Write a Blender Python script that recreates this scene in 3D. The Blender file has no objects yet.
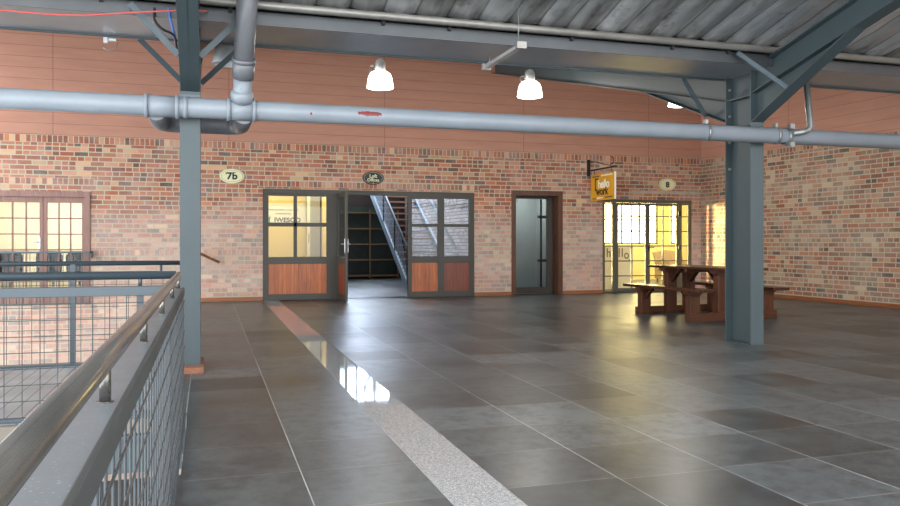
import bpy, bmesh, math, random
from mathutils import Vector, Matrix
random.seed(7)
S = bpy.context.scene
COL = S.collection
PI = math.pi

# ------------------------------------------------------------------ materials
def lin(r, g, b):
    def f(v):
        v /= 255.0
        return v / 12.92 if v <= 0.04045 else ((v + 0.055) / 1.055) ** 2.4
    return (f(r), f(g), f(b), 1.0)

class G:
    """small node-graph helper"""
    def __init__(s, name):
        s.m = bpy.data.materials.new(name); s.m.use_nodes = True
        s.t = s.m.node_tree; s.t.nodes.clear()
        s.out = s.t.nodes.new('ShaderNodeOutputMaterial')
    def n(s, typ, inputs=None, **kw):
        nd = s.t.nodes.new(typ)
        for k, v in kw.items(): setattr(nd, k, v)
        for k, v in (inputs or {}).items():
            if isinstance(v, bpy.types.NodeSocket): s.t.links.new(v, nd.inputs[k])
            else: nd.inputs[k].default_value = v
        return nd
    def math(s, op, a, b=None, c=None):
        i = {0: a}
        if b is not None: i[1] = b
        if c is not None: i[2] = c
        return s.n('ShaderNodeMath', i, operation=op).outputs[0]
    def mix(s, fac, a, b, blend='MIX'):
        nd = s.n('ShaderNodeMix', None, data_type='RGBA', blend_type=blend)
        for k, v in ((0, fac), (6, a), (7, b)):
            if isinstance(v, bpy.types.NodeSocket): s.t.links.new(v, nd.inputs[k])
            else: nd.inputs[k].default_value = v
        return nd.outputs[2]
    def ramp(s, fac, stops, interp='LINEAR'):
        nd = s.n('ShaderNodeValToRGB', {0: fac}); cr = nd.color_ramp; cr.interpolation = interp
        while len(cr.elements) < len(stops): cr.elements.new(0.5)
        for e, (p, c) in zip(cr.elements, stops):
            e.position = p; e.color = c
        return nd.outputs[0]
    def coord(s):
        return s.n('ShaderNodeTexCoord').outputs['Object']
    def xyz(s, v):
        o = s.n('ShaderNodeSeparateXYZ', {0: v}).outputs
        return o[0], o[1], o[2]
    def comb(s, x, y, z=0.0):
        return s.n('ShaderNodeCombineXYZ', {0: x, 1: y, 2: z}).outputs[0]
    def noise(s, vec, scale, detail=3.0, rough=0.55):
        return s.n('ShaderNodeTexNoise', {'Vector': vec, 'Scale': scale, 'Detail': detail, 'Roughness': rough}).outputs[0]
    def white(s, vec):
        return s.n('ShaderNodeTexWhiteNoise', {'Vector': vec}, noise_dimensions='3D').outputs
    def bump(s, h, strength, dist=0.01):
        return s.n('ShaderNodeBump', {'Height': h, 'Strength': strength, 'Distance': dist}).outputs[0]
    def bsdf(s, **kw):
        nd = s.n('ShaderNodeBsdfPrincipled')
        for k, v in kw.items():
            key = {'color': 'Base Color', 'rough': 'Roughness', 'metal': 'Metallic', 'normal': 'Normal', 'spec': 'Specular IOR Level',
                   'emit': 'Emission Color', 'estr': 'Emission Strength', 'coat': 'Coat Weight', 'alpha': 'Alpha'}[k]
            if isinstance(v, bpy.types.NodeSocket): s.t.links.new(v, nd.inputs[key])
            else: nd.inputs[key].default_value = v
        return s.finish(nd.outputs[0])
    def finish(s, sock):
        s.t.links.new(sock, s.out.inputs[0]); return s.m

def paint(name, rgb, rough=0.5, metal=0.0, var=0.12, scale=3.0, spec=0.5, bump=0.0):
    g = G(name); v = g.coord()
    n = g.noise(v, scale, 4.0)
    c = lin(*rgb); d = tuple(x * (1 - var) for x in c[:3]) + (1,); e = tuple(min(1, x * (1 + var)) for x in c[:3]) + (1,)
    kw = dict(color=g.ramp(n, [(0.3, d), (0.7, e)]), rough=rough, metal=metal, spec=spec)
    if bump: kw['normal'] = g.bump(g.noise(v, scale * 12, 3), bump, 0.003)
    return g.bsdf(**kw)

def emit(name, rgb, strength):
    g = G(name)
    return g.finish(g.n('ShaderNodeEmission', {0: lin(*rgb), 1: strength}).outputs[0])

def glass(name, tint=(0.93, 0.95, 0.95, 1), rough=0.02):
    g = G(name)
    tr = g.n('ShaderNodeBsdfTransparent', {0: tint}); gl = g.n('ShaderNodeBsdfGlossy', {0: (1, 1, 1, 1), 'Roughness': rough})
    fr = g.n('ShaderNodeFresnel', {0: 1.45})
    bf = g.n('ShaderNodeNewGeometry').outputs['Backfacing']
    fac = g.math('MULTIPLY', fr.outputs[0], g.math('SUBTRACT', 1.0, bf))      # reflect at the outer face only, as a thin pane does
    return g.finish(g.n('ShaderNodeMixShader', {0: fac, 1: tr.outputs[0], 2: gl.outputs[0]}).outputs[0])

def wood(name, dark, light, axis='z', rough=0.45, board=0.0, scale=1.0):
    """streaky timber with the grain along one axis; board > 0 adds tongue-and-groove lines across the other"""
    g = G(name); x, y, z = g.xyz(g.coord())
    k = 0.06
    sx, sy, sz = (x, y, g.math('MULTIPLY', z, k)) if axis == 'z' else ((g.math('MULTIPLY', x, k), y, z) if axis == 'x' else (x, g.math('MULTIPLY', y, k), z))
    v = g.comb(sx, sy, sz)
    n = g.noise(v, 55 * scale, 4.0, 0.6); n2 = g.noise(v, 9 * scale, 2.0)
    f = g.math('ADD', g.math('MULTIPLY', n, 0.6), g.math('MULTIPLY', n2, 0.4))
    col = g.ramp(f, [(0.32, lin(*dark)), (0.68, lin(*light))])
    if board:
        fr = g.math('FRACT', g.math('DIVIDE', x, board))
        line = g.math('LESS_THAN', fr, 0.06)
        bid = g.white(g.comb(g.math('FLOOR', g.math('DIVIDE', x, board)), 3.0, 1.0))[0]
        col = g.mix(g.math('MULTIPLY', bid, 0.35), col, lin(*dark))
        col = g.mix(g.math('MULTIPLY', line, 0.8), col, lin(40, 18, 8))
    return g.bsdf(color=col, rough=rough, normal=g.bump(n, 0.15, 0.002))

def brick(name, stops, mortar, wash=0.0, washcol=(205, 190, 180), wash_low=0.0, bands=(), smear=0.2, axis='x', dark_high=0.0):
    """mixed clay bricks with odd half bricks, soldier-course bands and patches of old lime wash"""
    g = G(name); x, y, z = g.xyz(g.coord())
    if axis == 'y': x = y
    wob = g.noise(g.comb(x, z, 0.0), 9.0, 2.0)
    u0 = g.math('ADD', x, g.math('MULTIPLY', g.math('SUBTRACT', wob, 0.5), 0.014))
    z0 = g.math('ADD', z, g.math('MULTIPLY', g.math('SUBTRACT', g.noise(g.comb(x, z, 7.0), 6.0, 2.0), 0.5), 0.010))
    BH, BL = 0.0855, 0.235
    row = g.math('FLOOR', g.math('DIVIDE', z0, BH))
    fv = g.math('FRACT', g.math('DIVIDE', z0, BH))
    off = g.math('ADD', g.math('MULTIPLY', g.math('MODULO', row, 2.0), 0.5), g.math('MULTIPLY', g.white(g.comb(row, 5.0, 2.0))[0], 0.3))
    u = g.math('ADD', g.math('DIVIDE', u0, BL), g.math('ADD', off, 200.0))
    col = g.math('FLOOR', u); fu = g.math('FRACT', u)
    split = g.math('GREATER_THAN', g.white(g.comb(col, row, 11.0))[0], 0.62)
    fu2 = g.math('MULTIPLY', fu, 2.0)
    half = g.math('MULTIPLY', g.math('FLOOR', fu2), split)
    fuh = g.math('FRACT', fu2)
    fuu = g.math('ADD', g.math('MULTIPLY', fu, g.math('SUBTRACT', 1.0, split)), g.math('MULTIPLY', fuh, split))
    wid = g.math('ADD', 0.05, g.math('MULTIPLY', split, 0.05))           # joint width as a share of the brick
    ju = g.math('LESS_THAN', g.math('MINIMUM', fuu, g.math('SUBTRACT', 1.0, fuu)), g.math('MULTIPLY', wid, 0.72))
    jv = g.math('LESS_THAN', g.math('MINIMUM', fv, g.math('SUBTRACT', 1.0, fv)), 0.11)
    joint = g.math('MAXIMUM', ju, jv)
    idv = g.comb(col, row, half)
    # soldier bands (z0, z1, x0, x1): upright bricks
    for (a, b, xa, xb) in bands:
        inb = g.math('MULTIPLY', g.math('MULTIPLY', g.math('GREATER_THAN', z, a), g.math('LESS_THAN', z, b)),
                     g.math('MULTIPLY', g.math('GREATER_THAN', x, xa), g.math('LESS_THAN', x, xb)))
        su = g.math('DIVIDE', u0, 0.085); sf = g.math('FRACT', g.math('ADD', su, 100.0))
        sv = g.math('DIVIDE', g.math('SUBTRACT', z, a), b - a)
        sj = g.math('MAXIMUM', g.math('LESS_THAN', g.math('MINIMUM', sf, g.math('SUBTRACT', 1.0, sf)), 0.09),
                    g.math('LESS_THAN', g.math('MINIMUM', sv, g.math('SUBTRACT', 1.0, sv)), 0.06))
        joint = g.n('ShaderNodeMix', {0: inb, 2: joint, 3: sj}, data_type='FLOAT').outputs[0]
        m = g.n('ShaderNodeMix', None, data_type='VECTOR')
        g.t.links.new(inb, m.inputs[0]); g.t.links.new(idv, m.inputs[4])
        g.t.links.new(g.comb(g.math('FLOOR', su), 77.0, a * 10), m.inputs[5]); idv = m.outputs[1]
    rnd = g.white(idv)[0]
    bc = g.ramp(rnd, [(p, lin(*c)) for p, c in stops], 'CONSTANT')
    hsv = g.n('ShaderNodeHueSaturation', {'Hue': 0.5, 'Saturation': 1.0, 'Fac': 1.0, 'Color': bc,
              'Value': g.math('ADD', 0.78, g.math('MULTIPLY', g.white(g.comb(rnd, 3.0, 9.0))[0], 0.44))}).outputs[0]
    grain = g.noise(g.comb(x, z, 1.0), 60.0, 4.0)
    bc = g.mix(g.math('MULTIPLY', grain, 0.35), hsv, lin(150, 110, 92))
    # lime / mortar smears: old wash in patches, heavier low on the wall when asked
    p = g.noise(g.comb(x, g.math('MULTIPLY', z, 1.6), 4.0), 1.3, 5.0, 0.62)
    lowmask = g.n('ShaderNodeMapRange', {0: z, 1: 1.9, 2: 1.3, 3: 0.0, 4: 1.0}).outputs[0]
    amt = g.math('ADD', g.math('MULTIPLY', g.n('ShaderNodeMapRange', {0: p, 1: 0.42, 2: 0.68, 3: 0.0, 4: 1.0}).outputs[0], smear),
                 g.math('ADD', wash, g.math('MULTIPLY', lowmask, wash_low)))
    fine = g.math('ADD', 0.6, g.math('MULTIPLY', g.noise(g.comb(x, z, 2.0), 22.0, 4.0), 0.8))
    bc = g.mix(g.math('MINIMUM', g.math('MULTIPLY', amt, fine), 0.85), bc, lin(*washcol))
    mc = g.mix(grain, lin(*[int(k * 0.86) for k in mortar]), lin(*mortar))
    col_ = g.mix(joint, bc, mc)
    hgt = g.math('SUBTRACT', g.math('MULTIPLY', grain, 0.25), g.math('MULTIPLY', joint, 1.0))
    return g.bsdf(color=col_, rough=0.85, spec=0.25, normal=g.bump(hgt, 0.6, 0.006))

RED = [(0.0, (173, 104, 76)), (0.14, (155, 84, 60)), (0.27, (187, 120, 82)), (0.40, (143, 88, 70)), (0.52, (189, 134, 106)),
       (0.64, (167, 92, 58)), (0.75, (131, 84, 72)), (0.84, (201, 160, 122)), (0.90, (93, 78, 72)), (0.96, (175, 122, 98))]
M = {}
M['brick_back'] = brick('brick_back', RED, (198, 188, 166), wash=0.02, wash_low=0.30, washcol=(226, 210, 202), smear=0.2,
                        bands=[(2.88, 3.02, -20, 20), (2.14, 2.26, -3.7, -1.95), (2.18, 2.30, 0.9, 5.4), (0.87, 0.98, -20, 1.0)])
REDR = [(0.0, (157, 104, 78)), (0.12, (139, 84, 62)), (0.24, (173, 122, 92)), (0.37, (131, 94, 76)), (0.50, (177, 142, 114)),
        (0.62, (165, 96, 64)), (0.72, (121, 88, 74)), (0.80, (187, 160, 126)), (0.87, (81, 74, 68)), (0.95, (157, 122, 102))]
M['brick_right'] = brick('brick_right', REDR, (190, 180, 160), wash=0.05, washcol=(180, 168, 148), smear=0.45, bands=[(2.88, 3.02, -20, 20)], axis='y')
M['brick_white'] = brick('brick_white', [(0.0, (196, 190, 192)), (0.3, (176, 168, 174)), (0.6, (206, 200, 200)), (0.85, (160, 150, 156))],
                         (112, 108, 116), wash=0.1, washcol=(210, 206, 210), axis='y')
M['brick_plinth'] = paint('brick_plinth', (138, 92, 70), 0.85, var=0.2, scale=20, bump=0.3)

def floor_mat(name, deck=False):
    g = G(name); x, y, z = g.xyz(g.coord())
    T = 0.568
    left = g.math('LESS_THAN', x, 1.14)
    xx = g.math('SUBTRACT', x, g.math('ADD', 1.293, g.math('MULTIPLY', left, -0.293)))
    u = g.math('ADD', g.math('DIVIDE', xx, T), 60.0); cu = g.math('FLOOR', u); fu = g.math('FRACT', u)
    jit = g.math('MULTIPLY', g.white(g.comb(cu, 4.0, left))[0], 0.08)
    v = g.math('ADD', g.math('ADD', g.math('DIVIDE', g.math('SUBTRACT', y, 3.31), T), 60.0), jit)
    cv = g.math('FLOOR', v); fv = g.math('FRACT', v)
    w1 = g.white(g.comb(cu, cv, left))[0]
    base = g.ramp(w1, [(0.0, lin(36, 40, 42)), (0.2, lin(60, 65, 67)), (0.45, lin(83, 90, 92)), (0.7, lin(97, 104, 106)), (0.9, lin(64, 68, 68)), (1.0, lin(46, 49, 49))])
    cl = g.noise(g.comb(x, y, w1), 2.6, 5.0, 0.6)
    fine = g.noise(g.comb(x, y, w1), 38.0, 4.0, 0.7)
    c = g.mix(g.math('MULTIPLY', g.n('ShaderNodeMapRange', {0: cl, 1: 0.38, 2: 0.68, 3: 0.0, 4: 1.0}).outputs[0], 0.42), base, lin(100, 106, 105))
    blot = g.n('ShaderNodeMapRange', {0: g.noise(g.comb(x, y, g.math('MULTIPLY', w1, 9.0)), 9.0, 6.0, 0.75), 1: 0.44, 2: 0.64, 3: 0.0, 4: 0.7}).outputs[0]
    c = g.mix(blot, c, lin(44, 43, 42))
    c = g.mix(g.math('MULTIPLY', fine, 0.3), c, lin(50, 49, 48))
    eu = g.math('MULTIPLY', g.math('MINIMUM', fu, g.math('SUBTRACT', 1.0, fu)), T)
    ev = g.math('MULTIPLY', g.math('MINIMUM', fv, g.math('SUBTRACT', 1.0, fv)), T)
    ju = g.math('LESS_THAN', eu, 0.0024); jv = g.math('LESS_THAN', ev, 0.0022)
    patchy = g.n('ShaderNodeMapRange', {0: g.noise(g.comb(g.math('MULTIPLY', cu, 3.1), g.math('MULTIPLY', y, 0.9), 0.0), 1.2, 2.0), 1: 0.42, 2: 0.55, 3: 0.25, 4: 1.0}).outputs[0]
    c = g.mix(g.math('MULTIPLY', ju, patchy), c, lin(176, 178, 178))
    c = g.mix(g.math('MULTIPLY', jv, 0.6), c, lin(146, 142, 134))
    r = g.math('ADD', 0.27, g.math('MULTIPLY', g.math('ADD', g.math('MULTIPLY', cl, 0.6), g.math('MULTIPLY', w1, 0.4)), 0.16))
    hgt = g.math('SUBTRACT', g.math('MULTIPLY', fine, 0.06), g.math('MAXIMUM', ju, jv))
    return g.bsdf(color=c, rough=r, spec=0.45, normal=g.bump(g.math('ADD', hgt, g.math('MULTIPLY', cl, 0.5)), 0.35, 0.004))
M['floor'] = floor_mat('slate_floor_tile')

def strip_mat():
    g = G('granite_strip'); v = g.coord()
    n = g.noise(v, 190.0, 2.0, 0.8); n2 = g.noise(v, 60.0, 3.0)
    c = g.ramp(g.math('ADD', g.math('MULTIPLY', n, 0.75), g.math('MULTIPLY', n2, 0.25)),
               [(0.36, lin(92, 94, 96)), (0.46, lin(146, 148, 148)), (0.56, lin(172, 173, 172)), (0.66, lin(210, 210, 208))])
    return g.bsdf(color=c, rough=0.035, spec=0.5)
M['strip'] = strip_mat()

def cladding_mat(name, axis='x'):
    g = G(name); x, y, z = g.xyz(g.coord())
    if axis == 'y': x = y
    fz = g.math('FRACT', g.math('DIVIDE', g.math('SUBTRACT', z, 3.02), 0.195))
    line = g.math('LESS_THAN', fz, 0.035)
    fx = g.math('FRACT', g.math('DIVIDE', g.math('ADD', x, 2.63), 3.0))
    vl = g.math('LESS_THAN', fx, 0.0035)
    n = g.noise(g.comb(g.math('MULTIPLY', x, 0.5), g.math('MULTIPLY', z, 3.0), 0.0), 3.0, 4.0)
    c = g.ramp(n, [(0.3, lin(177, 129, 110)), (0.7, lin(188, 138, 116))])
    c = g.mix(g.math('MULTIPLY', g.math('MAXIMUM', line, vl), 0.55), c, lin(96, 56, 42))
    return g.bsdf(color=c, rough=0.6, spec=0.3, normal=g.bump(g.math('SUBTRACT', 0.0, g.math('MAXIMUM', line, vl)), 0.5, 0.006))
M['clad'] = cladding_mat('terracotta_cladding')
M['clad_right'] = cladding_mat('terracotta_cladding_side', 'y')

def foil_mat():
    g = G('foil_insulation'); v = g.coord(); x, y, z = g.xyz(v)
    streak = g.noise(g.comb(g.math('MULTIPLY', x, 4.5), g.math('MULTIPLY', y, 0.9), 0.0), 1.3, 4.0, 0.55)
    wr = g.noise(g.comb(g.math('MULTIPLY', x, 3.0), g.math('MULTIPLY', y, 1.1), 5.0), 5.0, 6.0, 0.7)
    fx = g.math('FRACT', g.math('DIVIDE', g.math('ADD', x, 4.8), 0.3))
    seam = g.math('LESS_THAN', g.math('MINIMUM', fx, g.math('SUBTRACT', 1.0, fx)), 0.035)
    strip = g.white(g.comb(g.math('FLOOR', g.math('DIVIDE', g.math('ADD', x, 4.8), 0.3)), 2.0, 0.0))[0]
    f = g.math('ADD', g.math('MULTIPLY', streak, 0.8), g.math('MULTIPLY', strip, 0.2))
    c = g.ramp(f, [(0.28, lin(122, 120, 118)), (0.46, lin(190, 192, 192)), (0.60, lin(220, 222, 224)), (0.72, lin(250, 250, 250))])
    dirt = g.n('ShaderNodeMapRange', {0: g.noise(g.comb(x, g.math('MULTIPLY', y, 0.6), 2.0), 3.0, 6.0, 0.72), 1: 0.54, 2: 0.70, 3: 0.0, 4: 0.75}).outputs[0]
    c = g.mix(dirt, c, lin(92, 78, 62))
    c = g.mix(g.math('MULTIPLY', seam, 0.5), c, lin(58, 56, 54))
    h = g.math('ADD', g.math('MULTIPLY', wr, 0.6), streak)
    return g.bsdf(color=c, rough=g.math('ADD', 0.28, g.math('MULTIPLY', dirt, 0.35)), metal=0.7, normal=g.bump(h, 0.5, 0.035))
M['foil'] = foil_mat()
M['steel'] = paint('painted_steel_bluegrey', (62, 74, 77), 0.42, var=0.07, scale=2.5)
M['steel_rail'] = paint('painted_rail_bluegrey', (60, 72, 79), 0.32, var=0.06, scale=6)
M['steel_brace'] = paint('brace_steel', (84, 96, 102), 0.45, var=0.1, scale=6)
M['gutter'] = paint('gutter_sheet_metal', (84, 86, 88), 0.38, metal=0.55, var=0.12, scale=1.8)
M['gutter_base'] = paint('gutter_sheet_bounce_lit', (150, 154, 160), 0.3, metal=0.3, var=0.12, scale=1.8)  # same sheet as the front, colour lightened for bounce off the floor
M['purlin'] = paint('purlin_steel', (150, 146, 140), 0.4, metal=0.5, var=0.15, scale=4)
M['dark'] = paint('dark_rubber', (32, 32, 34), 0.6)
M['black_iron'] = paint('black_iron', (28, 26, 26), 0.5, metal=0.3)
def handrail_mat():
    g = G('handrail_worn_steel'); v = g.coord()
    n = g.noise(g.n('ShaderNodeMapping', {0: v, 3: (1.0, 0.15, 1.0)}).outputs[0], 14.0, 4.0)
    c = g.ramp(n, [(0.35, lin(104, 102, 98)), (0.65, lin(134, 130, 124))])
    return g.bsdf(color=c, rough=0.2, metal=0.72)
M['handrail'] = handrail_mat()
def ledge_mat():
    g = G('ledge_painted_steel'); v = g.coord()
    sp = g.n('ShaderNodeMapRange', {0: g.noise(v, 160.0, 2.0), 1: 0.66, 2: 0.72, 3: 0.0, 4: 0.6}).outputs[0]
    c = g.mix(sp, lin(104, 110, 114), lin(180, 184, 186))
    return g.bsdf(color=c, rough=g.math('ADD', 0.24, g.math('MULTIPLY', g.noise(v, 9.0, 4.0), 0.16)), metal=0.1)
M['ledge'] = ledge_mat()
M['wire'] = paint('galvanised_wire', (70, 75, 78), 0.35, metal=0.4, var=0.1)
def pipe_mat():
    g = G('grey_pvc_pipe'); v = g.coord(); x, y, z = g.xyz(v)
    n = g.noise(v, 2.5, 4.0)
    c = g.ramp(n, [(0.3, lin(130, 138, 146)), (0.7, lin(142, 150, 157))])
    # red paint smudge on the pipe near the lamps
    e = g.math('ADD', g.math('POWER', g.math('DIVIDE', g.math('SUBTRACT', x, 1.40), 0.115), 2.0), g.math('POWER', g.math('DIVIDE', g.math('SUBTRACT', z, 0.01), 0.022), 2.0))
    e2 = g.math('ADD', g.math('POWER', g.math('DIVIDE', g.math('SUBTRACT', x, 0.871), 0.010), 2.0), g.math('POWER', g.math('DIVIDE', g.math('SUBTRACT', z, -0.015), 0.012), 2.0))
    rag = g.math('MULTIPLY', g.math('SUBTRACT', g.noise(g.comb(x, z, 0.0), 45.0, 3.0), 0.5), 2.4)
    mask = g.math('MAXIMUM', g.math('LESS_THAN', g.math('ADD', e, rag), 0.9), g.math('LESS_THAN', e2, 1.0))
    mask = g.math('MULTIPLY', mask, g.math('LESS_THAN', y, 0.0))
    c = g.mix(mask, c, lin(118, 26, 24))
    dots = g.n('ShaderNodeMapRange', {0: g.noise(v, 30.0, 2.0), 1: 0.74, 2: 0.78, 3: 0.0, 4: 0.7}).outputs[0]
    c = g.mix(dots, c, lin(92, 88, 84))
    return g.bsdf(color=c, rough=0.36)
M['pipe'] = pipe_mat()
M['pipe_dark'] = paint('dark_grey_and_shaded_pvc', (112, 114, 118), 0.35, var=0.08)
M['strap'] = paint('galvanised_strap', (136, 139, 138), 0.35, metal=0.6)
M['frame_dark'] = paint('bronze_grey_joinery', (62, 58, 50), 0.45, var=0.05)
M['frame_8'] = paint('grey_steel_joinery', (84, 81, 68), 0.4, var=0.05)
M['panel_wood'] = wood('meranti_panel', (128, 58, 20), (206, 112, 44), 'z', 0.35, board=0.075)
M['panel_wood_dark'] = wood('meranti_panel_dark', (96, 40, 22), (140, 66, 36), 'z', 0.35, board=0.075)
M['door_wood'] = wood('hardwood_frame', (62, 34, 18), (104, 62, 36), 'z', 0.4)
M['skirt'] = wood('skirting_wood', (120, 70, 38), (164, 104, 62), 'x', 0.45)
M['win_wood'] = wood('faded_window_wood', (124, 92, 84), (158, 122, 110), 'z', 0.55)
M['bench_wood'] = wood('stained_bench_timber', (46, 25, 15), (84, 48, 29), 'y', 0.24)
M['bench_wood_x'] = wood('stained_bench_timber_rail', (58, 31, 18), (96, 55, 33), 'x', 0.35)
M['bench_wood_z'] = wood('stained_bench_timber_post', (58, 31, 18), (98, 56, 33), 'z', 0.35)
M['glass'] = glass('clear_glass')
M['glass_grey'] = glass('smoked_glass', (0.62, 0.68, 0.70, 1), 0.03)
M['yellow_wall'] = paint('warm_yellow_plaster', (236, 214, 138), 0.8, var=0.05)
M['cream_wall'] = paint('cream_plaster', (244, 230, 188), 0.8, var=0.04)
M['grey_wall'] = paint('grey_plaster', (168, 170, 168), 0.8, var=0.05)
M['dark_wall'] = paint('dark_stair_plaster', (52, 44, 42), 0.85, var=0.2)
M['white'] = paint('white_board', (242, 240, 228), 0.6, var=0.02)
M['concrete'] = paint('concrete', (172, 164, 148), 0.85, var=0.15, scale=6)
M['slab'] = paint('slab_soffit', (122, 114, 102), 0.8, var=0.15)
M['cream_sign'] = paint('cream_enamel', (226, 224, 178), 0.35, var=0.03)
M['black_sign'] = paint('black_enamel', (22, 24, 24), 0.35, var=0.05)
M['ink'] = paint('black_lettering', (26, 28, 30), 0.5)
M['ink_soft'] = paint('grey_lettering', (84, 86, 74), 0.6)
M['ink_brown'] = paint('brown_lettering', (128, 108, 74), 0.6)
M['yellow_sign'] = paint('amber_sign_face', (222, 160, 26), 0.4, var=0.03)
M['white_ink'] = paint('white_lettering', (244, 240, 226), 0.5)
M['pale_ink'] = paint('pale_gold_lettering', (204, 200, 160), 0.5)
M['leaf_green'] = paint('green_emblem', (60, 140, 66), 0.5)
M['red_cable'] = paint('red_cable', (206, 88, 84), 0.5)
M['blue_cable'] = paint('blue_cable', (70, 110, 180), 0.5)
M['stair_steel'] = paint('pale_blue_stair_steel', (150, 168, 186), 0.4, var=0.06)
M['tread'] = paint('stair_tread', (150, 112, 92), 0.6, var=0.1)
M['shelf_edge'] = wood('shelf_timber', (84, 64, 40), (116, 90, 58), 'x', 0.5)
M['green_board'] = paint('dark_green_board', (30, 52, 44), 0.4, var=0.25)
M['chair_fabric'] = paint('charcoal_chair', (54, 58, 62), 0.7, var=0.15)
M['wicker'] = paint('wicker_armchair', (150, 126, 84), 0.8, var=0.3, scale=30)
M['cushion'] = paint('striped_cushion', (176, 164, 128), 0.9, var=0.25, scale=14)
M['alu'] = paint('lamp_housing_aluminium', (196, 198, 198), 0.35, metal=0.6)
M['lamp_on'] = emit('lit_lamp_shade', (255, 252, 240), 9.0)
M['lamp_off'] = paint('unlit_lamp_shade', (190, 196, 198), 0.25)
M['sky_pane'] = emit('bright_window_pane', (255, 226, 148), 16.0)
M['stair_pane'] = emit('stairwell_skylight_pane', (214, 230, 255), 26.0)
M['mark_white'] = paint('sticker_white', (228, 232, 230), 0.5)
M['glowing_handle'] = emit('green_handle_glow', (110, 220, 90), 0.9)

# ------------------------------------------------------------------ geometry helpers
class MB:
    def __init__(s): s.bm = bmesh.new()
    def box(s, x0, x1, y0, y1, z0, z1):
        v = [s.bm.verts.new(p) for p in ((x0,y0,z0),(x1,y0,z0),(x1,y1,z0),(x0,y1,z0),(x0,y0,z1),(x1,y0,z1),(x1,y1,z1),(x0,y1,z1))]
        for f in ((0,3,2,1),(4,5,6,7),(0,1,5,4),(1,2,6,5),(2,3,7,6),(3,0,4,7)): s.bm.faces.new([v[i] for i in f])
        return s
    def prism(s, poly, n):
        """polygon (list of 3-D points) pushed along vector n"""
        n = Vector(n); a = [s.bm.verts.new(p) for p in poly]; b = [s.bm.verts.new(Vector(p) + n) for p in poly]
        s.bm.faces.new(a[::-1]); s.bm.faces.new(b)
        for i in range(len(poly)): s.bm.faces.new((a[i], a[(i+1) % len(a)], b[(i+1) % len(a)], b[i]))
        return s
    def bar(s, p0, p1, w, h, up=(0, 0, 1)):
        """rectangular bar from p0 to p1, w across, h along up"""
        p0, p1 = Vector(p0), Vector(p1); d = (p1 - p0).normalized(); u = Vector(up)
        if abs(d.dot(u)) > 0.98: u = Vector((0, 1, 0))
        sd = d.cross(u).normalized(); u = sd.cross(d).normalized()
        q = [p0 + sd * (a * w / 2) + u * (b * h / 2) for a, b in ((-1,-1),(1,-1),(1,1),(-1,1))]
        return s.prism(q, p1 - p0)
    def tube(s, pts, r, seg=12, caps=True):
        pts = [Vector(p) for p in pts]; rings = []
        ref = None
        for i, p in enumerate(pts):
            if i == 0: d = pts[1] - p
            elif i == len(pts) - 1: d = p - pts[i-1]
            else: d = (pts[i+1] - p).normalized() + (p - pts[i-1]).normalized()
            d.normalize()
            if ref is None:
                ref = Vector((0, 0, 1)) if abs(d.z) < 0.9 else Vector((1, 0, 0))
            a = d.cross(ref).normalized(); b = a.cross(d).normalized(); ref = b
            rr = r[i] if isinstance(r, (list, tuple)) else r
            rings.append([s.bm.verts.new(p + (a * math.cos(2*PI*k/seg) + b * math.sin(2*PI*k/seg)) * rr) for k in range(seg)])
        for i in range(len(rings) - 1):
            for k in range(seg):
                f = s.bm.faces.new((rings[i][k], rings[i][(k+1) % seg], rings[i+1][(k+1) % seg], rings[i+1][k])); f.smooth = True
        if caps:
            s.bm.faces.new(rings[0]); s.bm.faces.new(rings[-1][::-1])
        return s
    def lathe(s, prof, c, seg=32):
        """profile of (radius, z) turned about the vertical through c"""
        c = Vector(c); rings = []
        for (r, z) in prof:
            rings.append([s.bm.verts.new(c + Vector((r*math.cos(2*PI*k/seg), r*math.sin(2*PI*k/seg), z))) for k in range(seg)])
        for i in range(len(rings) - 1):
            for k in range(seg):
                f = s.bm.faces.new((rings[i][k], rings[i][(k+1) % seg], rings[i+1][(k+1) % seg], rings[i+1][k])); f.smooth = True
        return s
    def ellipse(s, cx, y, cz, a, b, depth, seg=40):
        return s.prism([(cx + a*math.cos(2*PI*k/seg), y, cz + b*math.sin(2*PI*k/seg)) for k in range(seg)], (0, depth, 0))
    def build(s, name, mat, parent=None, bevel=0.0):
        bmesh.ops.recalc_face_normals(s.bm, faces=s.bm.faces[:])
        if parent is not None:
            o_ = root_of[parent.name] if parent.name in root_of else Vector((0, 0, 0))
            bmesh.ops.translate(s.bm, verts=s.bm.verts[:], vec=-o_)
        me = bpy.data.meshes.new(name); s.bm.to_mesh(me); s.bm.free()
        o = bpy.data.objects.new(name, me); COL.objects.link(o)
        me.materials.append(mat if not isinstance(mat, str) else M[mat])
        if parent is not None:
            o.parent = parent; root_of[o.name] = root_of.get(parent.name, Vector((0, 0, 0)))
        if bevel:
            b = o.modifiers.new('edge', 'BEVEL'); b.width = bevel; b.segments = 2; b.limit_method = 'ANGLE'
        return o
root_of = {}

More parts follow.
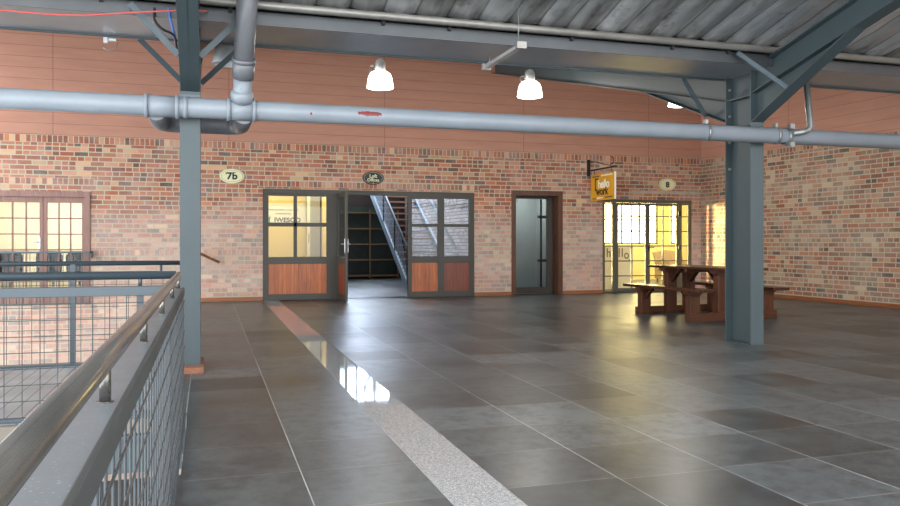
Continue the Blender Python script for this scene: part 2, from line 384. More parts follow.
def tag(o, label=None, cat=None, group=None, kind=None):
    if label: o['label'] = label
    if cat: o['category'] = cat
    if group: o['group'] = group
    if kind: o['kind'] = kind
    return o
def thing(name, label, cat, loc=(0, 0, 0), group=None, kind=None, rotz=0.0):
    """an Empty at the base of a thing; its parts are built in place and parented to it"""
    o = bpy.data.objects.new(name, None); COL.objects.link(o); o.empty_display_size = 0.1
    o.location = loc; root_of[o.name] = Vector(loc); o.rotation_euler = (0, 0, rotz)
    return tag(o, label, cat, group, kind)
def copy_tree(o, parent=None):
    c = o.copy(); COL.objects.link(c)
    if parent is not None: c.parent = parent
    for ch in [x for x in COL.objects if x.parent == o]: copy_tree(ch, c)
    return c
def struct(name, mb, mat, label=None, bevel=0.0):
    return tag(mb.build(name, mat, None, bevel), label, None, None, 'structure')
def text(body, size, mat, name, parent, loc, ux=(1, 0, 0), uy=(0, 0, 1), depth=0.002, align='CENTER', bold=0.0, sx=1.0, shear=0.0):
    """lettering as a flat mesh lying in the plane of ux and uy"""
    cu = bpy.data.curves.new('t', 'FONT'); cu.body = body; cu.size = size; cu.align_x = align; cu.align_y = 'CENTER'
    cu.extrude = depth; cu.offset = bold; cu.shear = shear; cu.resolution_u = 6
    to = bpy.data.objects.new('t', cu); COL.objects.link(to)
    dg = bpy.context.evaluated_depsgraph_get(); dg.update()
    me = bpy.data.meshes.new_from_object(to.evaluated_get(dg))
    bpy.data.objects.remove(to); bpy.data.curves.remove(cu)
    ux, uy = Vector(ux), Vector(uy); nz = ux.cross(uy)
    off = root_of.get(parent.name, Vector((0, 0, 0)))
    for v in me.vertices:
        p = v.co.copy(); v.co = Vector(loc) - off + ux * (p.x * sx) + uy * p.y + nz * p.z
    me.materials.clear(); me.materials.append(M[mat]); me.name = name
    o = bpy.data.objects.new(name, me); COL.objects.link(o); o.parent = parent
    return o

# ------------------------------------------------------------------ the setting
YW = 15.3          # face of the back brick wall
def holed_wall(mb, x0, x1, z0, z1, y0, y1, holes):
    xs = sorted({x0, x1, *[h[0] for h in holes], *[h[1] for h in holes]})
    zs = sorted({z0, z1, *[h[2] for h in holes], *[h[3] for h in holes]})
    for a, b in zip(xs, xs[1:]):
        for c, d in zip(zs, zs[1:]):
            mx, mz = (a + b) / 2, (c + d) / 2
            if any(h[0] < mx < h[1] and h[2] < mz < h[3] for h in holes): continue
            mb.box(a, b, y0, y1, c, d)
    return mb
LOFT = (1.00, 5.28, 0.0, 2.14); D7 = (6.10, 7.28, 0.0, 2.21); D8 = (8.24, 10.50, 0.0, 2.06); FW = (-3.63, -2.02, 0.0, 2.02)
struct('wall_back', holed_wall(MB(), -9, 10.74, -3.2, 3.02, YW, YW + 0.2, [LOFT, D7, D8, FW]), 'brick_back')
struct('wall_back_cladding', MB().box(-9, 10.76, YW - 0.01, YW + 0.2, 3.02, 5.6), 'clad')
# right wall stands about four degrees off square
RW0 = Vector((10.74, YW, 0)); RANG = math.atan2(0.34, 5.04)
def right_wall(name, x0, x1, y0, y1, z0, z1, mat, kind='structure'):
    o = MB().box(x0, x1, y0, y1, z0, z1).build(name, mat); o.location = RW0; o.rotation_euler = (0, 0, RANG); o['kind'] = kind
    return o
right_wall('wall_right', 0, 0.2, -18, 0, -0.05, 2.98, 'brick_right')
right_wall('wall_right_cladding', -0.01, 0.2, -18, 0.0, 2.98, 6.0, 'clad_right')
M['skirt_y'] = wood('skirting_wood_side', (112, 62, 32), (156, 94, 54), 'y', 0.45)
right_wall('baseboard_right', -0.018, 0, -18, -0.03, 0, 0.075, 'skirt_y')
bb = MB()
for a, b in ((-0.16, 1.0), (5.28, 6.10), (7.28, 8.24), (10.50, 10.70)): bb.box(a, b, YW - 0.018, YW, 0, 0.075)
struct('baseboard_back', bb, 'skirt')

XE = -0.125        # edge of the hall floor beside the void
fl = MB().box(XE, 14.6, -5, 5.32, -0.25, 0).box(-0.20, 14.6, 5.32, YW + 0.2, -0.25, 0)
struct('floor', fl, 'floor')
struct('floor_inlay_strip', MB().box(1.0, 1.293, -5, YW - 0.02, -0.01, 0.0015), 'strip')
M['lower'] = paint('dark_lower_floor', (58, 60, 62), 0.6, var=0.2)
struct('floor_lower', MB().box(-9, 12, -5, 23.5, -3.3, -3.2), 'lower')
# bridge over the void between the two railings
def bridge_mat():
    g = G('bridge_floor_shadow_lines'); x, y, z = g.xyz(g.coord())
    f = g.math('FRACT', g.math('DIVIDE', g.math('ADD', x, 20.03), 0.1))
    mesh_shadow = g.math('LESS_THAN', f, 0.085)  # mesh railing's shadow stripes put into the floor colour and bump
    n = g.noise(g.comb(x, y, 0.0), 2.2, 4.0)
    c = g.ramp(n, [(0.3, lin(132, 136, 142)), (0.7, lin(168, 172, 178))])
    c = g.mix(mesh_shadow, c, lin(34, 36, 38))
    return g.bsdf(color=c, rough=0.3, normal=g.bump(g.math('SUBTRACT', 0.0, mesh_shadow), 0.5, 0.01))
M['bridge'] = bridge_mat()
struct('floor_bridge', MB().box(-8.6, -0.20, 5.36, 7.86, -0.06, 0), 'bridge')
struct('trim_1', MB().box(-8.6, -0.16, 5.30, 5.36, -0.09, 0.0), 'slab')
struct('trim_2', MB().box(-8.6, -0.16, 5.31, 5.36, -0.34, -0.09).box(-8.6, -0.16, 5.25, 5.31, -0.115, -0.095), 'steel')
struct('trim_3', MB().box(-8.6, -0.16, 7.86, 7.92, -0.3, 0.0), 'steel')
struct('lintel', MB().box(8.95, 10.70, YW - 0.006, YW, 2.195, 2.265), 'concrete')

# roof: foil-faced insulation sagging in strips between its wires
YR = 1.2
def roof(name, ya, yb, za, zb, x0=-4.8, x1=13.5):
    mb = MB(); W = 0.30; nx = int((x1 - x0) / (W / 8)); ny = int(abs(yb - ya) / 0.22)
    rnd = random.Random(3); sag = [0.020 + 0.022 * rnd.random() for _ in range(200)]
    grid = []
    for j in range(ny + 1):
        t = j / ny; y = ya + (yb - ya) * t; z = za + (zb - za) * t; row = []
        for i in range(nx + 1):
            x = x0 + (x1 - x0) * i / nx; k = (x - x0) / W; fr = k % 1.0
            s_ = sag[int(k) % 200] * (math.sin(PI * fr) if 0 < fr < 1 else 0.0)
            w_ = 0.006 * math.sin(7 * y + int(k) * 2.1) + 0.004 * math.sin(17 * y + i)
            row.append(mb.bm.verts.new((x, y, z - s_ + w_)))
        grid.append(row)
    for j in range(ny):
        for i in range(nx):
            f = mb.bm.faces.new((grid[j][i], grid[j][i+1], grid[j+1][i+1], grid[j+1][i])); f.smooth = True
    o = struct(name, mb, 'foil')
    # the roof sheeting above keeps the daylight out
    return o
def ztop_near(y): return 3.0 + 0.25 * (7.2 - y)
def ztop_far(y): return 3.0 + 0.25 * (y - 7.65)
roof('ceiling', 6.86, YR, 3.20, 3.20 + 0.25 * (6.86 - YR))
roof('ceiling_far_slope', 7.62, YW - 0.02, 3.12, 3.12 + 0.25 * 7.66)
sh = MB()
ZE = 3.30 + 0.25 * (6.86 - YR)
sh.prism([(-4.9, 6.86, 3.30), (-4.9, YR, ZE), (-4.9, YR, ZE + 0.04), (-4.9, 6.86, 3.34)], (18.6, 0, 0))
sh.prism([(-4.9, 7.62, 3.22), (-4.9, YW, 5.14), (-4.9, YW, 5.18), (-4.9, 7.62, 3.26)], (18.6, 0, 0))
sh.prism([(-4.9, 6.8, 3.32), (-4.9, 7.7, 3.24), (-4.9, 7.7, 3.28), (-4.9, 6.8, 3.36)], (18.6, 0, 0))
struct('roof_sheeting', sh, 'purlin')

# ------------------------------------------------------------------ steel frame
def column(xc, label):
    t = thing('steel_column', label, 'column', (xc, 7.37, 0), kind='thing')
    w = 0.085
    MB().box(xc - w, xc + w, 7.15, 7.165, 0, 3.0).build('front_flange', 'steel', t, 0.002)
    MB().box(xc - w, xc + w, 7.575, 7.59, 0, 3.0).build('back_flange', 'steel', t, 0.002)
    MB().box(xc - 0.006, xc + 0.006, 7.16, 7.58, 0, 3.0).build('web', 'steel', t)
    for z in (2.40, 2.72):
        MB().box(xc - w + 0.005, xc - 0.006, 7.165, 7.575, z, z + 0.012).build('stiffener', 'steel', t)
    for z in (1.95, 2.25, 2.55, 2.85):
        MB().tube([(xc - 0.05, 7.565, z), (xc - 0.05, 7.545, z)], 0.016, 6).build('bolt', 'purlin', t)
    return t
XL, XR = -0.148, 5.735
cl_ = column(XL, 'blue-grey steel column at the end of the near railing')
MB().box(XL - 0.105, XL + 0.115, 6.98, 7.62, 0, 0.05).build('brick_plinth', 'brick_plinth', cl_)
cr_ = column(XR, 'grey-green steel column standing in front of the picnic table')
MB().box(XR - 0.10, XR + 0.10, 7.13, 7.61, 0, 0.008).build('base_plate', 'steel', cr_)

def rafter(xc, near, label, yend):
    ztop = ztop_near if near else ztop_far
    ya = 7.17 if near else 7.58
    t = thing('roof_rafter', label, 'rafter', (xc, ya, ztop(ya) - 0.27), kind='thing')
    w = 0.08; d = 0.27
    a, b = ztop(ya), ztop(yend)
    MB().prism([(xc - 0.005, ya, a), (xc - 0.005, yend, b), (xc - 0.005, yend, b - d), (xc - 0.005, ya, a - d)], (0.01, 0, 0)).build('web', 'steel', t)
    MB().prism([(xc - w, ya, a), (xc - w, yend, b), (xc - w, yend, b - 0.012), (xc - w, ya, a - 0.012)], (2 * w, 0, 0)).build('top_flange', 'steel', t, 0.002)
    MB().prism([(xc - w, ya, a - d), (xc - w, yend, b - d), (xc - w, yend, b - d + 0.012), (xc - w, ya, a - d + 0.012)], (2 * w, 0, 0)).build('bottom_flange', 'steel', t, 0.002)
    yh = 5.75 if near else 9.45
    zh = ztop(yh) - d; z0 = 2.42 if near else 2.47
    MB().prism([(xc - 0.005, ya, z0), (xc - 0.005, yh, zh), (xc - 0.005, ya, a - d)], (0.01, 0, 0)).build('haunch_web', 'steel', t)
    MB().prism([(xc - w, ya, z0), (xc - w, yh, zh), (xc - w, yh, zh + 0.014), (xc - w, ya, z0 + 0.014)], (2 * w, 0, 0)).build('haunch_flange', 'steel', t, 0.002)
    MB().box(xc - w, xc + w, min(ya, ya + (-0.014 if near else 0.014)), max(ya, ya + (-0.014 if near else 0.014)), z0, a).build('end_plate', 'steel', t)
    return t
rafter(XL, True, 'haunched rafter rising towards the viewer from the column beside the railing', 1.1)
rafter(XR, True, 'haunched rafter sloping up and out of view from the column by the picnic table', 1.1)
rafter(XL, False, 'rafter behind the column beside the railing, running to the brick wall', YW - 0.02)
rafter(XR, False, 'haunched rafter between the picnic-table column and the terracotta cladding', YW - 0.02)

def brace(p0, p1, label):
    o = MB().bar(p0, p1, 0.05, 0.012, up=(0, 1, 0)).bar(Vector(p0) + Vector((0, 0.02, 0)), Vector(p1) + Vector((0, 0.02, 0)), 0.008, 0.05, up=(0, 1, 0)).build('steel_brace', 'steel_brace')
    return tag(o, label, 'brace', 'angle braces between gutter and rafters', 'thing')
brace((XL - 0.46, 6.83, 3.06), (XL - 0.085, 6.80, 2.66), 'pale front brace to the left of the column beside the railing')
brace((XL + 0.46, 6.83, 3.06), (XL + 0.085, 6.80, 2.66), 'front brace between the railing column and the steep grey downpipe')
brace((XL - 0.46, 7.74, 3.0), (XL - 0.085, 7.95, 2.66), 'dark rear brace left of the railing column, below the gutter')
brace((XL + 0.46, 7.74, 3.0), (XL + 0.085, 7.95, 2.66), 'dark rear brace right of the railing column, below the gutter')
brace((XR - 0.50, 6.83, 3.08), (XR - 0.08, 6.60, 2.70), 'front brace from gutter to rafter at the picnic-table column')
brace((XR - 0.52, 7.76, 3.0), (XR - 0.08, 7.96, 2.62), 'dark rear brace beside the haunch at the picnic-table column')

gut = thing('box_gutter', 'long grey sheet-metal box gutter running above both columns', 'gutter', (0, 6.9, 2.99), kind='thing')
MB().box(-8.5, 11.2, 6.90, 7.62, 2.99, 3.0).build('gutter_base', 'gutter_base', gut)
MB().box(-8.5, 11.2, 6.89, 6.90, 2.985, 3.10).build('front_side', 'gutter', gut)
MB().box(-8.5, 11.2, 7.62, 7.64, 2.97, 3.22).build('back_side', 'steel', gut)
for k in range(14):
    x = -7.9 + k * 1.02 + 0.22 * math.sin(k * 2.3)
    MB().box(x, x + 0.03, 6.86, 6.90, 3.07, 3.14).build('gutter_clip', 'dark', gut)
for i, y in enumerate((6.80, 5.68, 4.56, 3.44)):
    z = ztop_near(y) + 0.03
    o = MB().tube([(-8.5, y, z), (11.2, y, z)], 0.036, 12).bar((-8.5, y + 0.05, z + 0.02), (11.2, y + 0.05, z + 0.02), 0.03, 0.05).build('roof_purlin', 'purlin')
    tag(o, ('lowest roof purlin, along the top of the gutter', 'second roof purlin up the slope, crossing the rafter near the picnic-table column',
            'third roof purlin up the slope, above the frame', 'fourth roof purlin up the slope, above the frame')[i], 'purlin', 'purlins under the roof foil', 'thing')
    if i == 1: break

# ------------------------------------------------------------------ pipes
def arc(c, a, b, n=8):
    """quarter bend: points from c+a to c+b about the corner they share"""
    c, a, b = Vector(c), Vector(a), Vector(b); out = []
    for k in range(n + 1):
        t = PI / 2 * k / n
        out.append(c + a * (1 - math.sin(t)) + b * (1 - math.cos(t)))
    return out
PZ, PY, PR = 2.27, 7.03, 0.085
dp = thing('drain_pipe', 'long pale grey horizontal drain pipe crossing in front of both columns', 'pipe', (0, PY, PZ), kind='thing')
MB().tube([(-8.4, PY, PZ), (11.2, PY, PZ)], PR, 28).build('pipe_run', 'pipe', dp)
def sleeve(x0, x1, name='coupling'):
    MB().tube([(x0, PY, PZ), (x1, PY, PZ)], PR + 0.006, 28).tube([(x0, PY, PZ), (x0 + 0.03, PY, PZ)], PR + 0.015, 28) \
        .tube([(x1 - 0.03, PY, PZ), (x1, PY, PZ)], PR + 0.015, 28).build(name, 'pipe', dp)
sleeve(-0.51, -0.235); sleeve(0.155, 0.40, 'tee_fitting')
MB().tube([(-0.20, PY, PZ), (-0.165, PY, PZ)], PR + 0.008, 28).build('collar', 'pipe', dp)
byp = arc((-0.42, 7.80, 2.235), (0, -0.14, 0), (0.14, 0, 0)) + arc((0.30, 7.80, 2.235), (-0.14, 0, 0), (0, -0.14, 0))
MB().tube([(-0.42, PY + 0.02, 2.235)] + byp + [(0.30, PY + 0.02, 2.235)], 0.083, 24).build('bypass_loop', 'pipe_dark', dp)  # dark tone stands for the shade behind the column
for x in (4.98, 5.86):
    MB().tube([(x, PY, PZ), (x + 0.03, PY, PZ)], PR + 0.009, 28).box(x, x + 0.03, PY - 0.02, PY + 0.03, PZ + PR, PZ + PR + 0.05).build('strap', 'strap', dp)
MB().box(XL - 0.085, XL + 0.085, PY - 0.02, 7.16, PZ + PR, PZ + PR + 0.022).build('support_shelf', 'steel_brace', dp)

dn = thing('downpipe', 'thick grey downpipe dropping steeply into the tee beside the column by the railing', 'pipe', (0.285, 7.0, 2.3), kind='thing')
a0, a1 = Vector((0.277, PY, PZ + 0.02)), Vector((0.315, 6.42, 3.36))
def along(t): return a0 + (a1 - a0) * t
MB().tube([along(0.0), along(0.22)], 0.078, 24).build('spigot', 'pipe', dn)
MB().tube([along(0.05), along(0.10), along(0.13)], [0.098, 0.098, 0.08], 24).build('branch_socket', 'pipe', dn)
MB().tube([along(0.22), along(1.0)], 0.085, 24).build('pipe_run', 'pipe_dark', dn)
MB().tube([along(0.22), along(0.36)], 0.093, 24).tube([along(0.33), along(0.36)], 0.10, 24).build('coupling', 'pipe_dark', dn)

sp = thing('branch_pipe', 'thin grey pipe with a bend, clamped to the drain pipe right of the picnic-table column', 'pipe', (6.0, 7.0, 2.28), kind='thing')
bend = [Vector(p) for p in ((6.0, 6.92, 2.285), (6.14, 6.91, 2.31), (6.19, 6.91, 2.325), (6.225, 6.91, 2.36), (6.232, 6.92, 2.42), (6.30, 7.06, 2.99))]
MB().tube(bend, 0.033, 16).build('pipe_run', 'strap', sp)
MB().tube([(5.99, PY, PZ), (6.04, PY, PZ)], PR + 0.012, 28).box(5.985, 6.045, PY - 0.10, PY - 0.06, PZ + 0.07, PZ + 0.125).box(5.985, 6.045, PY - 0.10, PY - 0.06, PZ - 0.125, PZ - 0.07).build('clamp', 'strap', sp)

# ------------------------------------------------------------------ lamps
def pendant(label, loc, on, roofz):
    t = thing('pendant_lamp', label, 'lamp', loc, 'high-bay pendant lamps'); x, y, z = loc
    prof = [(0.205, 0.0), (0.208, 0.012), (0.2, 0.02), (0.195, 0.08), (0.18, 0.16), (0.155, 0.215), (0.115, 0.245), (0.07, 0.255)]
    MB().lathe(prof, loc, 40).build('lamp_shade', 'lamp_on' if on else 'lamp_off', t)
    MB().lathe([(0.07, 0.25), (0.085, 0.27), (0.085, 0.38), (0.06, 0.43), (0.02, 0.45), (0.0, 0.45)], loc, 24).build('ballast_housing', 'alu', t)
    MB().tube([(x, y, z + 0.44), (x, y, roofz)], 0.008, 8).build('hanger', 'strap', t)
    MB().tube([(x - 0.13 + 0.045*math.cos(a), y, z + 0.29 + 0.045*math.sin(a)) for a in [k*PI/7 for k in range(13)]] + [(x - 0.1, y, z + 0.25)], 0.008, 6).build('cable_loop', 'strap', t)
    return t
LY = 11.78; RZ = 3.12 + 0.25 * (LY - 7.62) - 0.02
LAMPS = [(2.53, 'lit white pendant lamp nearest the downpipe'), (5.02, 'lit white pendant lamp beside the hanging strip light'), (7.85, 'lit pendant lamp half hidden behind the haunched rafter')]
for x, lab in LAMPS: pendant(lab, (x, LY, 3.49), True, RZ)
pendant('unlit pendant lamp tucked behind the thick downpipe', (0.26, LY, 3.70), False, RZ)

st = thing('strip_light', 'white batten strip light hanging end-on below the gutter', 'lamp', (2.66, 6.9, 2.86))
MB().box(2.63, 2.69, 6.44, 7.35, 2.85, 2.885).build('batten_body', 'alu', st, 0.004)
for y in (6.42, 7.33): MB().box(2.615, 2.705, y, y + 0.04, 2.84, 2.90).build('end_cap', 'purlin', st)
for y, z in ((6.5, 3.26), (7.25, 2.99)): MB().tube([(2.66, y, 2.88), (2.66, y, z)], 0.004, 6).build('hanger', 'strap', st)

# cables by the column
def cable(name, pts, r, mat, label):
    # smooth the path
    P = [Vector(p) for p in pts]; out = []
    for i in range(len(P) - 1):
        p0, p1, p2, p3 = P[max(i-1, 0)], P[i], P[i+1], P[min(i+2, len(P)-1)]
        for k in range(6):
            t = k / 6
            out.append(0.5 * ((2*p1) + (p2-p0)*t + (2*p0-5*p1+4*p2-p3)*t*t + (3*p1-p0-3*p2+p3)*t**3))
    out.append(P[-1])
    return tag(MB().tube(out, r, 8).build(name, mat), label, 'cable', None, 'thing')
cable('red_cable', [(-2.2, 6.74, 2.93), (-1.5, 6.74, 2.90), (-1.0, 6.74, 2.905), (-0.6, 6.74, 2.96), (-0.22, 6.74, 3.01), (0.0, 6.84, 3.05)], 0.007, 'red_cable', 'red cable sagging below the purlin')
cable('black_cable', [(-0.42, 6.86, 3.05), (-0.42, 6.86, 2.95), (-0.36, 6.86, 2.88), (-0.27, 6.9, 2.84), (-0.25, 6.95, 2.72)], 0.010, 'dark', 'black cable looped beside the column at the railing')
cable('blue_cable', [(-0.31, 6.87, 3.06), (-0.30, 6.87, 2.97), (-0.275, 6.9, 2.88), (-0.25, 6.97, 2.75)], 0.010, 'blue_cable', 'short blue cable beside the column at the railing')
jb = thing('junction_box', 'small white junction box with a loose wire under the gutter', 'box', (-0.86, 7.66, 2.93), kind='thing')
MB().box(-0.90, -0.86, 7.63, 7.67, 2.915, 2.97).box(-0.86, -0.79, 7.635, 7.665, 2.935, 2.965).build('box_body', 'alu', jb, 0.006)
MB().tube([(-0.90, 7.65, 2.91), (-0.90, 7.65, 2.87), (-0.86, 7.65, 2.85), (-0.80, 7.65, 2.87), (-0.78, 7.65, 2.93)], 0.004, 6).build('loose_wire', 'strap', jb)

# ------------------------------------------------------------------ railings
def mesh_panel(mb, p0, p1, z0, z1, pitch=0.1, r=0.003, n=(0, 1, 0)):
    p0, p1, n = Vector(p0), Vector(p1), Vector(n) * r * 1.6
    L = (p1 - p0).length; d = (p1 - p0) / L
    k = 0
    while k * pitch <= L:
        q = p0 + d * (k * pitch); mb.tube([(q.x, q.y, z0), (q.x, q.y, z1)], r, 6, False); k += 1
    k = 0
    while z0 + k * pitch <= z1:
        z = z0 + k * pitch; a, b = p0 + n, p1 + n
        mb.tube([(a.x, a.y, z), (b.x, b.y, z)], r, 6, False); k += 1
    return mb
rn = thing('railing', 'near steel railing with a worn tubular handrail, running to the column', 'railing', (-0.16, 2.2, 0), kind='thing')
HX, HZ = -0.182, 0.905
MB().tube([(HX, -1.5, HZ), (HX, 5.36, HZ)], 0.0215, 24).build('handrail', 'handrail', rn)
MB().box(-0.235, -0.152, -1.5, 5.36, 0.800, 0.823).build('ledge', 'ledge', rn, 0.003)
M['edge'] = paint('shaded_edge_paint', (58, 62, 62), 0.4, var=0.08)  # ledge's side face, its shade put into a darker colour
MB().box(-0.158, -0.146, -1.5, 5.36, 0.772, 0.826).build('ledge_edge', 'edge', rn, 0.003)
for y in (-0.3, 0.65, 1.57, 2.48, 3.43, 4.37, 5.28):
    MB().tube([(HX, y, 0.82), (HX, y, HZ)], 0.0105, 14).tube([(HX, y, 0.823), (HX, y, 0.825)], 0.015, 14).build('handrail_stem', 'handrail', rn)
for y in (-0.5, 1.45, 3.45, 5.30):
    MB().box(-0.215, -0.175, y - 0.012, y + 0.012, -0.2, 0.80).build('post', 'steel_rail', rn)
MB_ = mesh_panel(MB(), (-0.150, -1.5, 0), (-0.150, 5.36, 0), 0.04, 0.775, n=(1, 0, 0)); MB_.build('mesh_panel', 'wire', rn)
MB().box(-0.165, -0.135, -1.5, 5.36, 0.0, 0.022).build('bottom_bar', 'steel_rail', rn)

rb = thing('railing', 'front railing of the bridge, with a flat ledge and square wire mesh', 'railing', (-3, 5.42, 0), kind='thing')
MB().tube([(-8.5, 5.42, HZ), (-0.2, 5.42, HZ)], 0.027, 20).build('handrail', 'steel_rail', rb)
MB().box(-8.5, -0.2, 5.375, 5.455, 0.775, 0.835).build('ledge', 'steel_rail', rb, 0.003)
for x in (-0.42, -2.4, -4.4, -6.4):
    MB().box(x - 0.02, x + 0.02, 5.41, 5.435, 0.0, 0.78).build('post', 'steel_rail', rb)
    MB().tube([(x, 5.42, 0.83), (x, 5.42, 0.90)], 0.013, 10).build('handrail_stem', 'steel_rail', rb)
mesh_panel(MB(), (-8.5, 5.40, 0), (-0.2, 5.40, 0), 0.03, 0.78).build('mesh_panel', 'wire', rb)
MB().box(-8.5, -0.2, 5.39, 5.42, 0.0, 0.025).build('bottom_bar', 'steel_rail', rb)

rc = thing('railing', 'far railing of the bridge, thinner and further back, with square wire mesh', 'railing', (-3, 7.77, 0), kind='thing')
MB().tube([(-8.5, 7.77, 0.925), (-0.23, 7.77, 0.925)], 0.022, 16).build('handrail', 'steel_rail', rc)
MB().box(-8.5, -0.23, 7.755, 7.785, 0.80, 0.825).build('ledge', 'steel_rail', rc)
for x in (-1.17, -3.17, -5.17):
    MB().box(x - 0.022, x + 0.022, 7.75, 7.79, 0.0, 0.925).build('post', 'steel_rail', rc)
MB().tube([(-0.42, 7.77, 0.8), (-0.42, 7.77, 0.92)], 0.012, 8).build('handrail_stem', 'steel_rail', rc)
mesh_panel(MB(), (-8.5, 7.74, 0), (-0.23, 7.74, 0), 0.03, 0.8).build('mesh_panel', 'wire', rc)
MB().box(-8.5, -0.23, 7.73, 7.77, 0.0, 0.02).build('bottom_bar', 'steel_rail', rc)

rd = thing('railing', 'slim balcony railing across the timber french doors', 'railing', (-2.8, 15.15, 0), kind='thing')
MB().box(-3.75, -1.98, 15.14, 15.18, 0.92, 0.955).box(-2.01, -1.98, 15.14, YW, 0.84, 0.955).build('handrail', 'steel_brace', rd)
for k in range(17): MB().tube([(-3.7 + k * 0.105, 15.16, 0.04), (-3.7 + k * 0.105, 15.16, 0.93)], 0.006, 6).build('baluster', 'steel_brace', rd)
MB().box(-3.75, -1.98, 15.145, 15.175, 0.02, 0.045).box(-3.75, -1.98, 15.15, 15.17, 0.72, 0.735).build('bottom_bar', 'steel_brace', rd)

re_ = thing('railing', 'railing beyond the column, with a brown bar for its shadow at the brick wall', 'railing', (-0.16, 11.5, 0), kind='thing')
MB().tube([(-0.2, 7.85, HZ), (-0.2, 14.95, HZ)], 0.026, 16).build('handrail', 'handrail', re_)
MB().tube([(-0.2, 14.93, HZ), (-0.12, 15.12, 0.90), (0.02, 15.2, 0.83), (0.2, 15.23, 0.74)], 0.026, 14).build('shadow_bar', 'skirt', re_)  # brown bar shaped after the railing's shadow on the brick
MB().box(-0.225, -0.175, 7.85, 15.0, 0.79, 0.835).build('ledge', 'steel_rail', re_)
for y in (9.5, 11.5, 13.5, 15.0): MB().box(-0.215, -0.185, y - 0.015, y + 0.015, 0, 0.9).build('post', 'steel_rail', re_)

# ------------------------------------------------------------------ rooms behind the brick wall
def room(name, x0, x1, y0, y1, zc, wall, fl='floor', left=None, right=None, back=None):
    T = 0.06
    struct(name + '_wall_back', MB().box(x0, x1, y1, y1 + T, 0, zc), back or wall)
    struct(name + '_wall_left', MB().box(x0 - T, x0, y0, y1, 0, zc), left or wall)
    struct(name + '_wall_right', MB().box(x1, x1 + T, y0, y1, 0, zc), right or wall)
    struct(name + '_ceiling', MB().box(x0 - T, x1 + T, y0, y1 + T, zc, zc + T), 'white')
    struct(name + '_floor', MB().box(x0, x1, y0, y1, -0.2, 0.0), fl)
YI = YW + 0.2
M['beige_wall'] = paint('beige_plaster', (236, 226, 196), 0.8, var=0.04)
room('office', -5.0, -0.6, YI, 19.0, 2.7, 'beige_wall', 'floor')
room('studio', 0.7, 2.36, YI, 18.0, 2.7, 'yellow_wall')
# stairwell: high, with a tall bright window at the top of the stairs
T = 0.06
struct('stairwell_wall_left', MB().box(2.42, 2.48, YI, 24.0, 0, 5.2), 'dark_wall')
struct('stairwell_wall_right', MB().box(5.95, 6.03, YI, 24.0, 0, 5.2), 'brick_white')
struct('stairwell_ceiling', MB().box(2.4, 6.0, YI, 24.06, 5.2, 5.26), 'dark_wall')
struct('stairwell_floor', MB().box(2.42, 6.0, YI, 24.0, -0.2, 0.0), 'floor')
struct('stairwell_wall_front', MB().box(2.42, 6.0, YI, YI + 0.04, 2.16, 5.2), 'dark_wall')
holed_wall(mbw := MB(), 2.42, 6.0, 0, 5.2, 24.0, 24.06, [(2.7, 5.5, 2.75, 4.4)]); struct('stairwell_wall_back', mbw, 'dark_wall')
wn = thing('window_1', 'tall bright stairwell window', None, (4.1, 24.0, 2.75), kind='structure')
MB().box(2.7, 5.5, 24.03, 24.05, 2.75, 4.4).build('pane', 'stair_pane', wn)
fr = MB().box(2.7, 5.5, 23.98, 24.02, 2.75, 2.82).box(2.7, 5.5, 23.98, 24.02, 4.33, 4.4)
for x in (2.7, 3.25, 3.82, 4.38, 4.95, 5.43): fr.box(x, x + 0.07, 23.98, 24.02, 2.75, 4.4)
fr.box(2.7, 5.5, 23.98, 24.02, 3.5, 3.56); fr.build('window_frame', 'frame_dark', wn)

room('corridor', 6.05, 7.34, YI, 16.9, 2.5, 'grey_wall')
room('shop', 7.70, 14.4, YI, 20.5, 2.7, 'cream_wall', 'floor', back='yellow_wall')

# things in the rooms ------------------------------------------------
def office_chair(loc, label, rotz):
    t = thing('office_chair', label, 'chair', loc, 'dark chairs in the office', rotz=0)
    x, y, z = loc
    MB().prism([(x - 0.23 + 0.02*k, y - 0.02 + 0.04*abs(k-11.5)/11.5, z + 0.50 + 0.36*(1 if 3 < k < 20 else 0)) for k in ()] or
               [(x - 0.22, y, z + 0.52), (x + 0.22, y, z + 0.52), (x + 0.24, y, z + 0.86), (x + 0.16, y, z + 0.95), (x - 0.16, y, z + 0.95), (x - 0.24, y, z + 0.86)], (0, 0.05, 0)).build('backrest', 'chair_fabric', t, 0.02)
    MB().box(x - 0.24, x + 0.24, y + 0.06, y + 0.50, z + 0.42, z + 0.49).build('seat', 'chair_fabric', t, 0.02)
    MB().tube([(x, y + 0.28, z + 0.06), (x, y + 0.28, z + 0.42)], 0.025, 10).build('stem', 'alu', t)
    b = MB()
    for k in range(5):
        a = 2 * PI * k / 5
        b.bar((x, y + 0.28, z + 0.07), (x + 0.26*math.cos(a), y + 0.28 + 0.26*math.sin(a), z + 0.04), 0.04, 0.025)
        b.tube([(x + 0.26*math.cos(a) - 0.01, y + 0.28 + 0.26*math.sin(a), z + 0.028), (x + 0.26*math.cos(a) + 0.01, y + 0.28 + 0.26*math.sin(a), z + 0.028)], 0.027, 8)
    b.build('star_base', 'dark', t)
    t.rotation_euler = (0, 0, rotz); return t
office_chair((-3.5, 16.1, 0), 'dark office chair seen through the left leaf of the french doors', 0.1)
office_chair((-2.92, 16.6, 0), 'dark office chair behind the meeting stile of the french doors', -0.1)
office_chair((-2.30, 16.05, 0), 'dark office chair nearest the right jamb of the french doors', 0.15)
dk = thing('desk', 'pale desk behind the office chairs', 'desk', (-2.9, 17.3, 0))
MB().box(-3.9, -2.0, 17.05, 17.75, 0.70, 0.735).build('desktop', 'white', dk, 0.004)
for x in (-3.85, -2.09): MB().box(x, x + 0.04, 17.1, 17.7, 0, 0.70).build('leg', 'alu', dk)

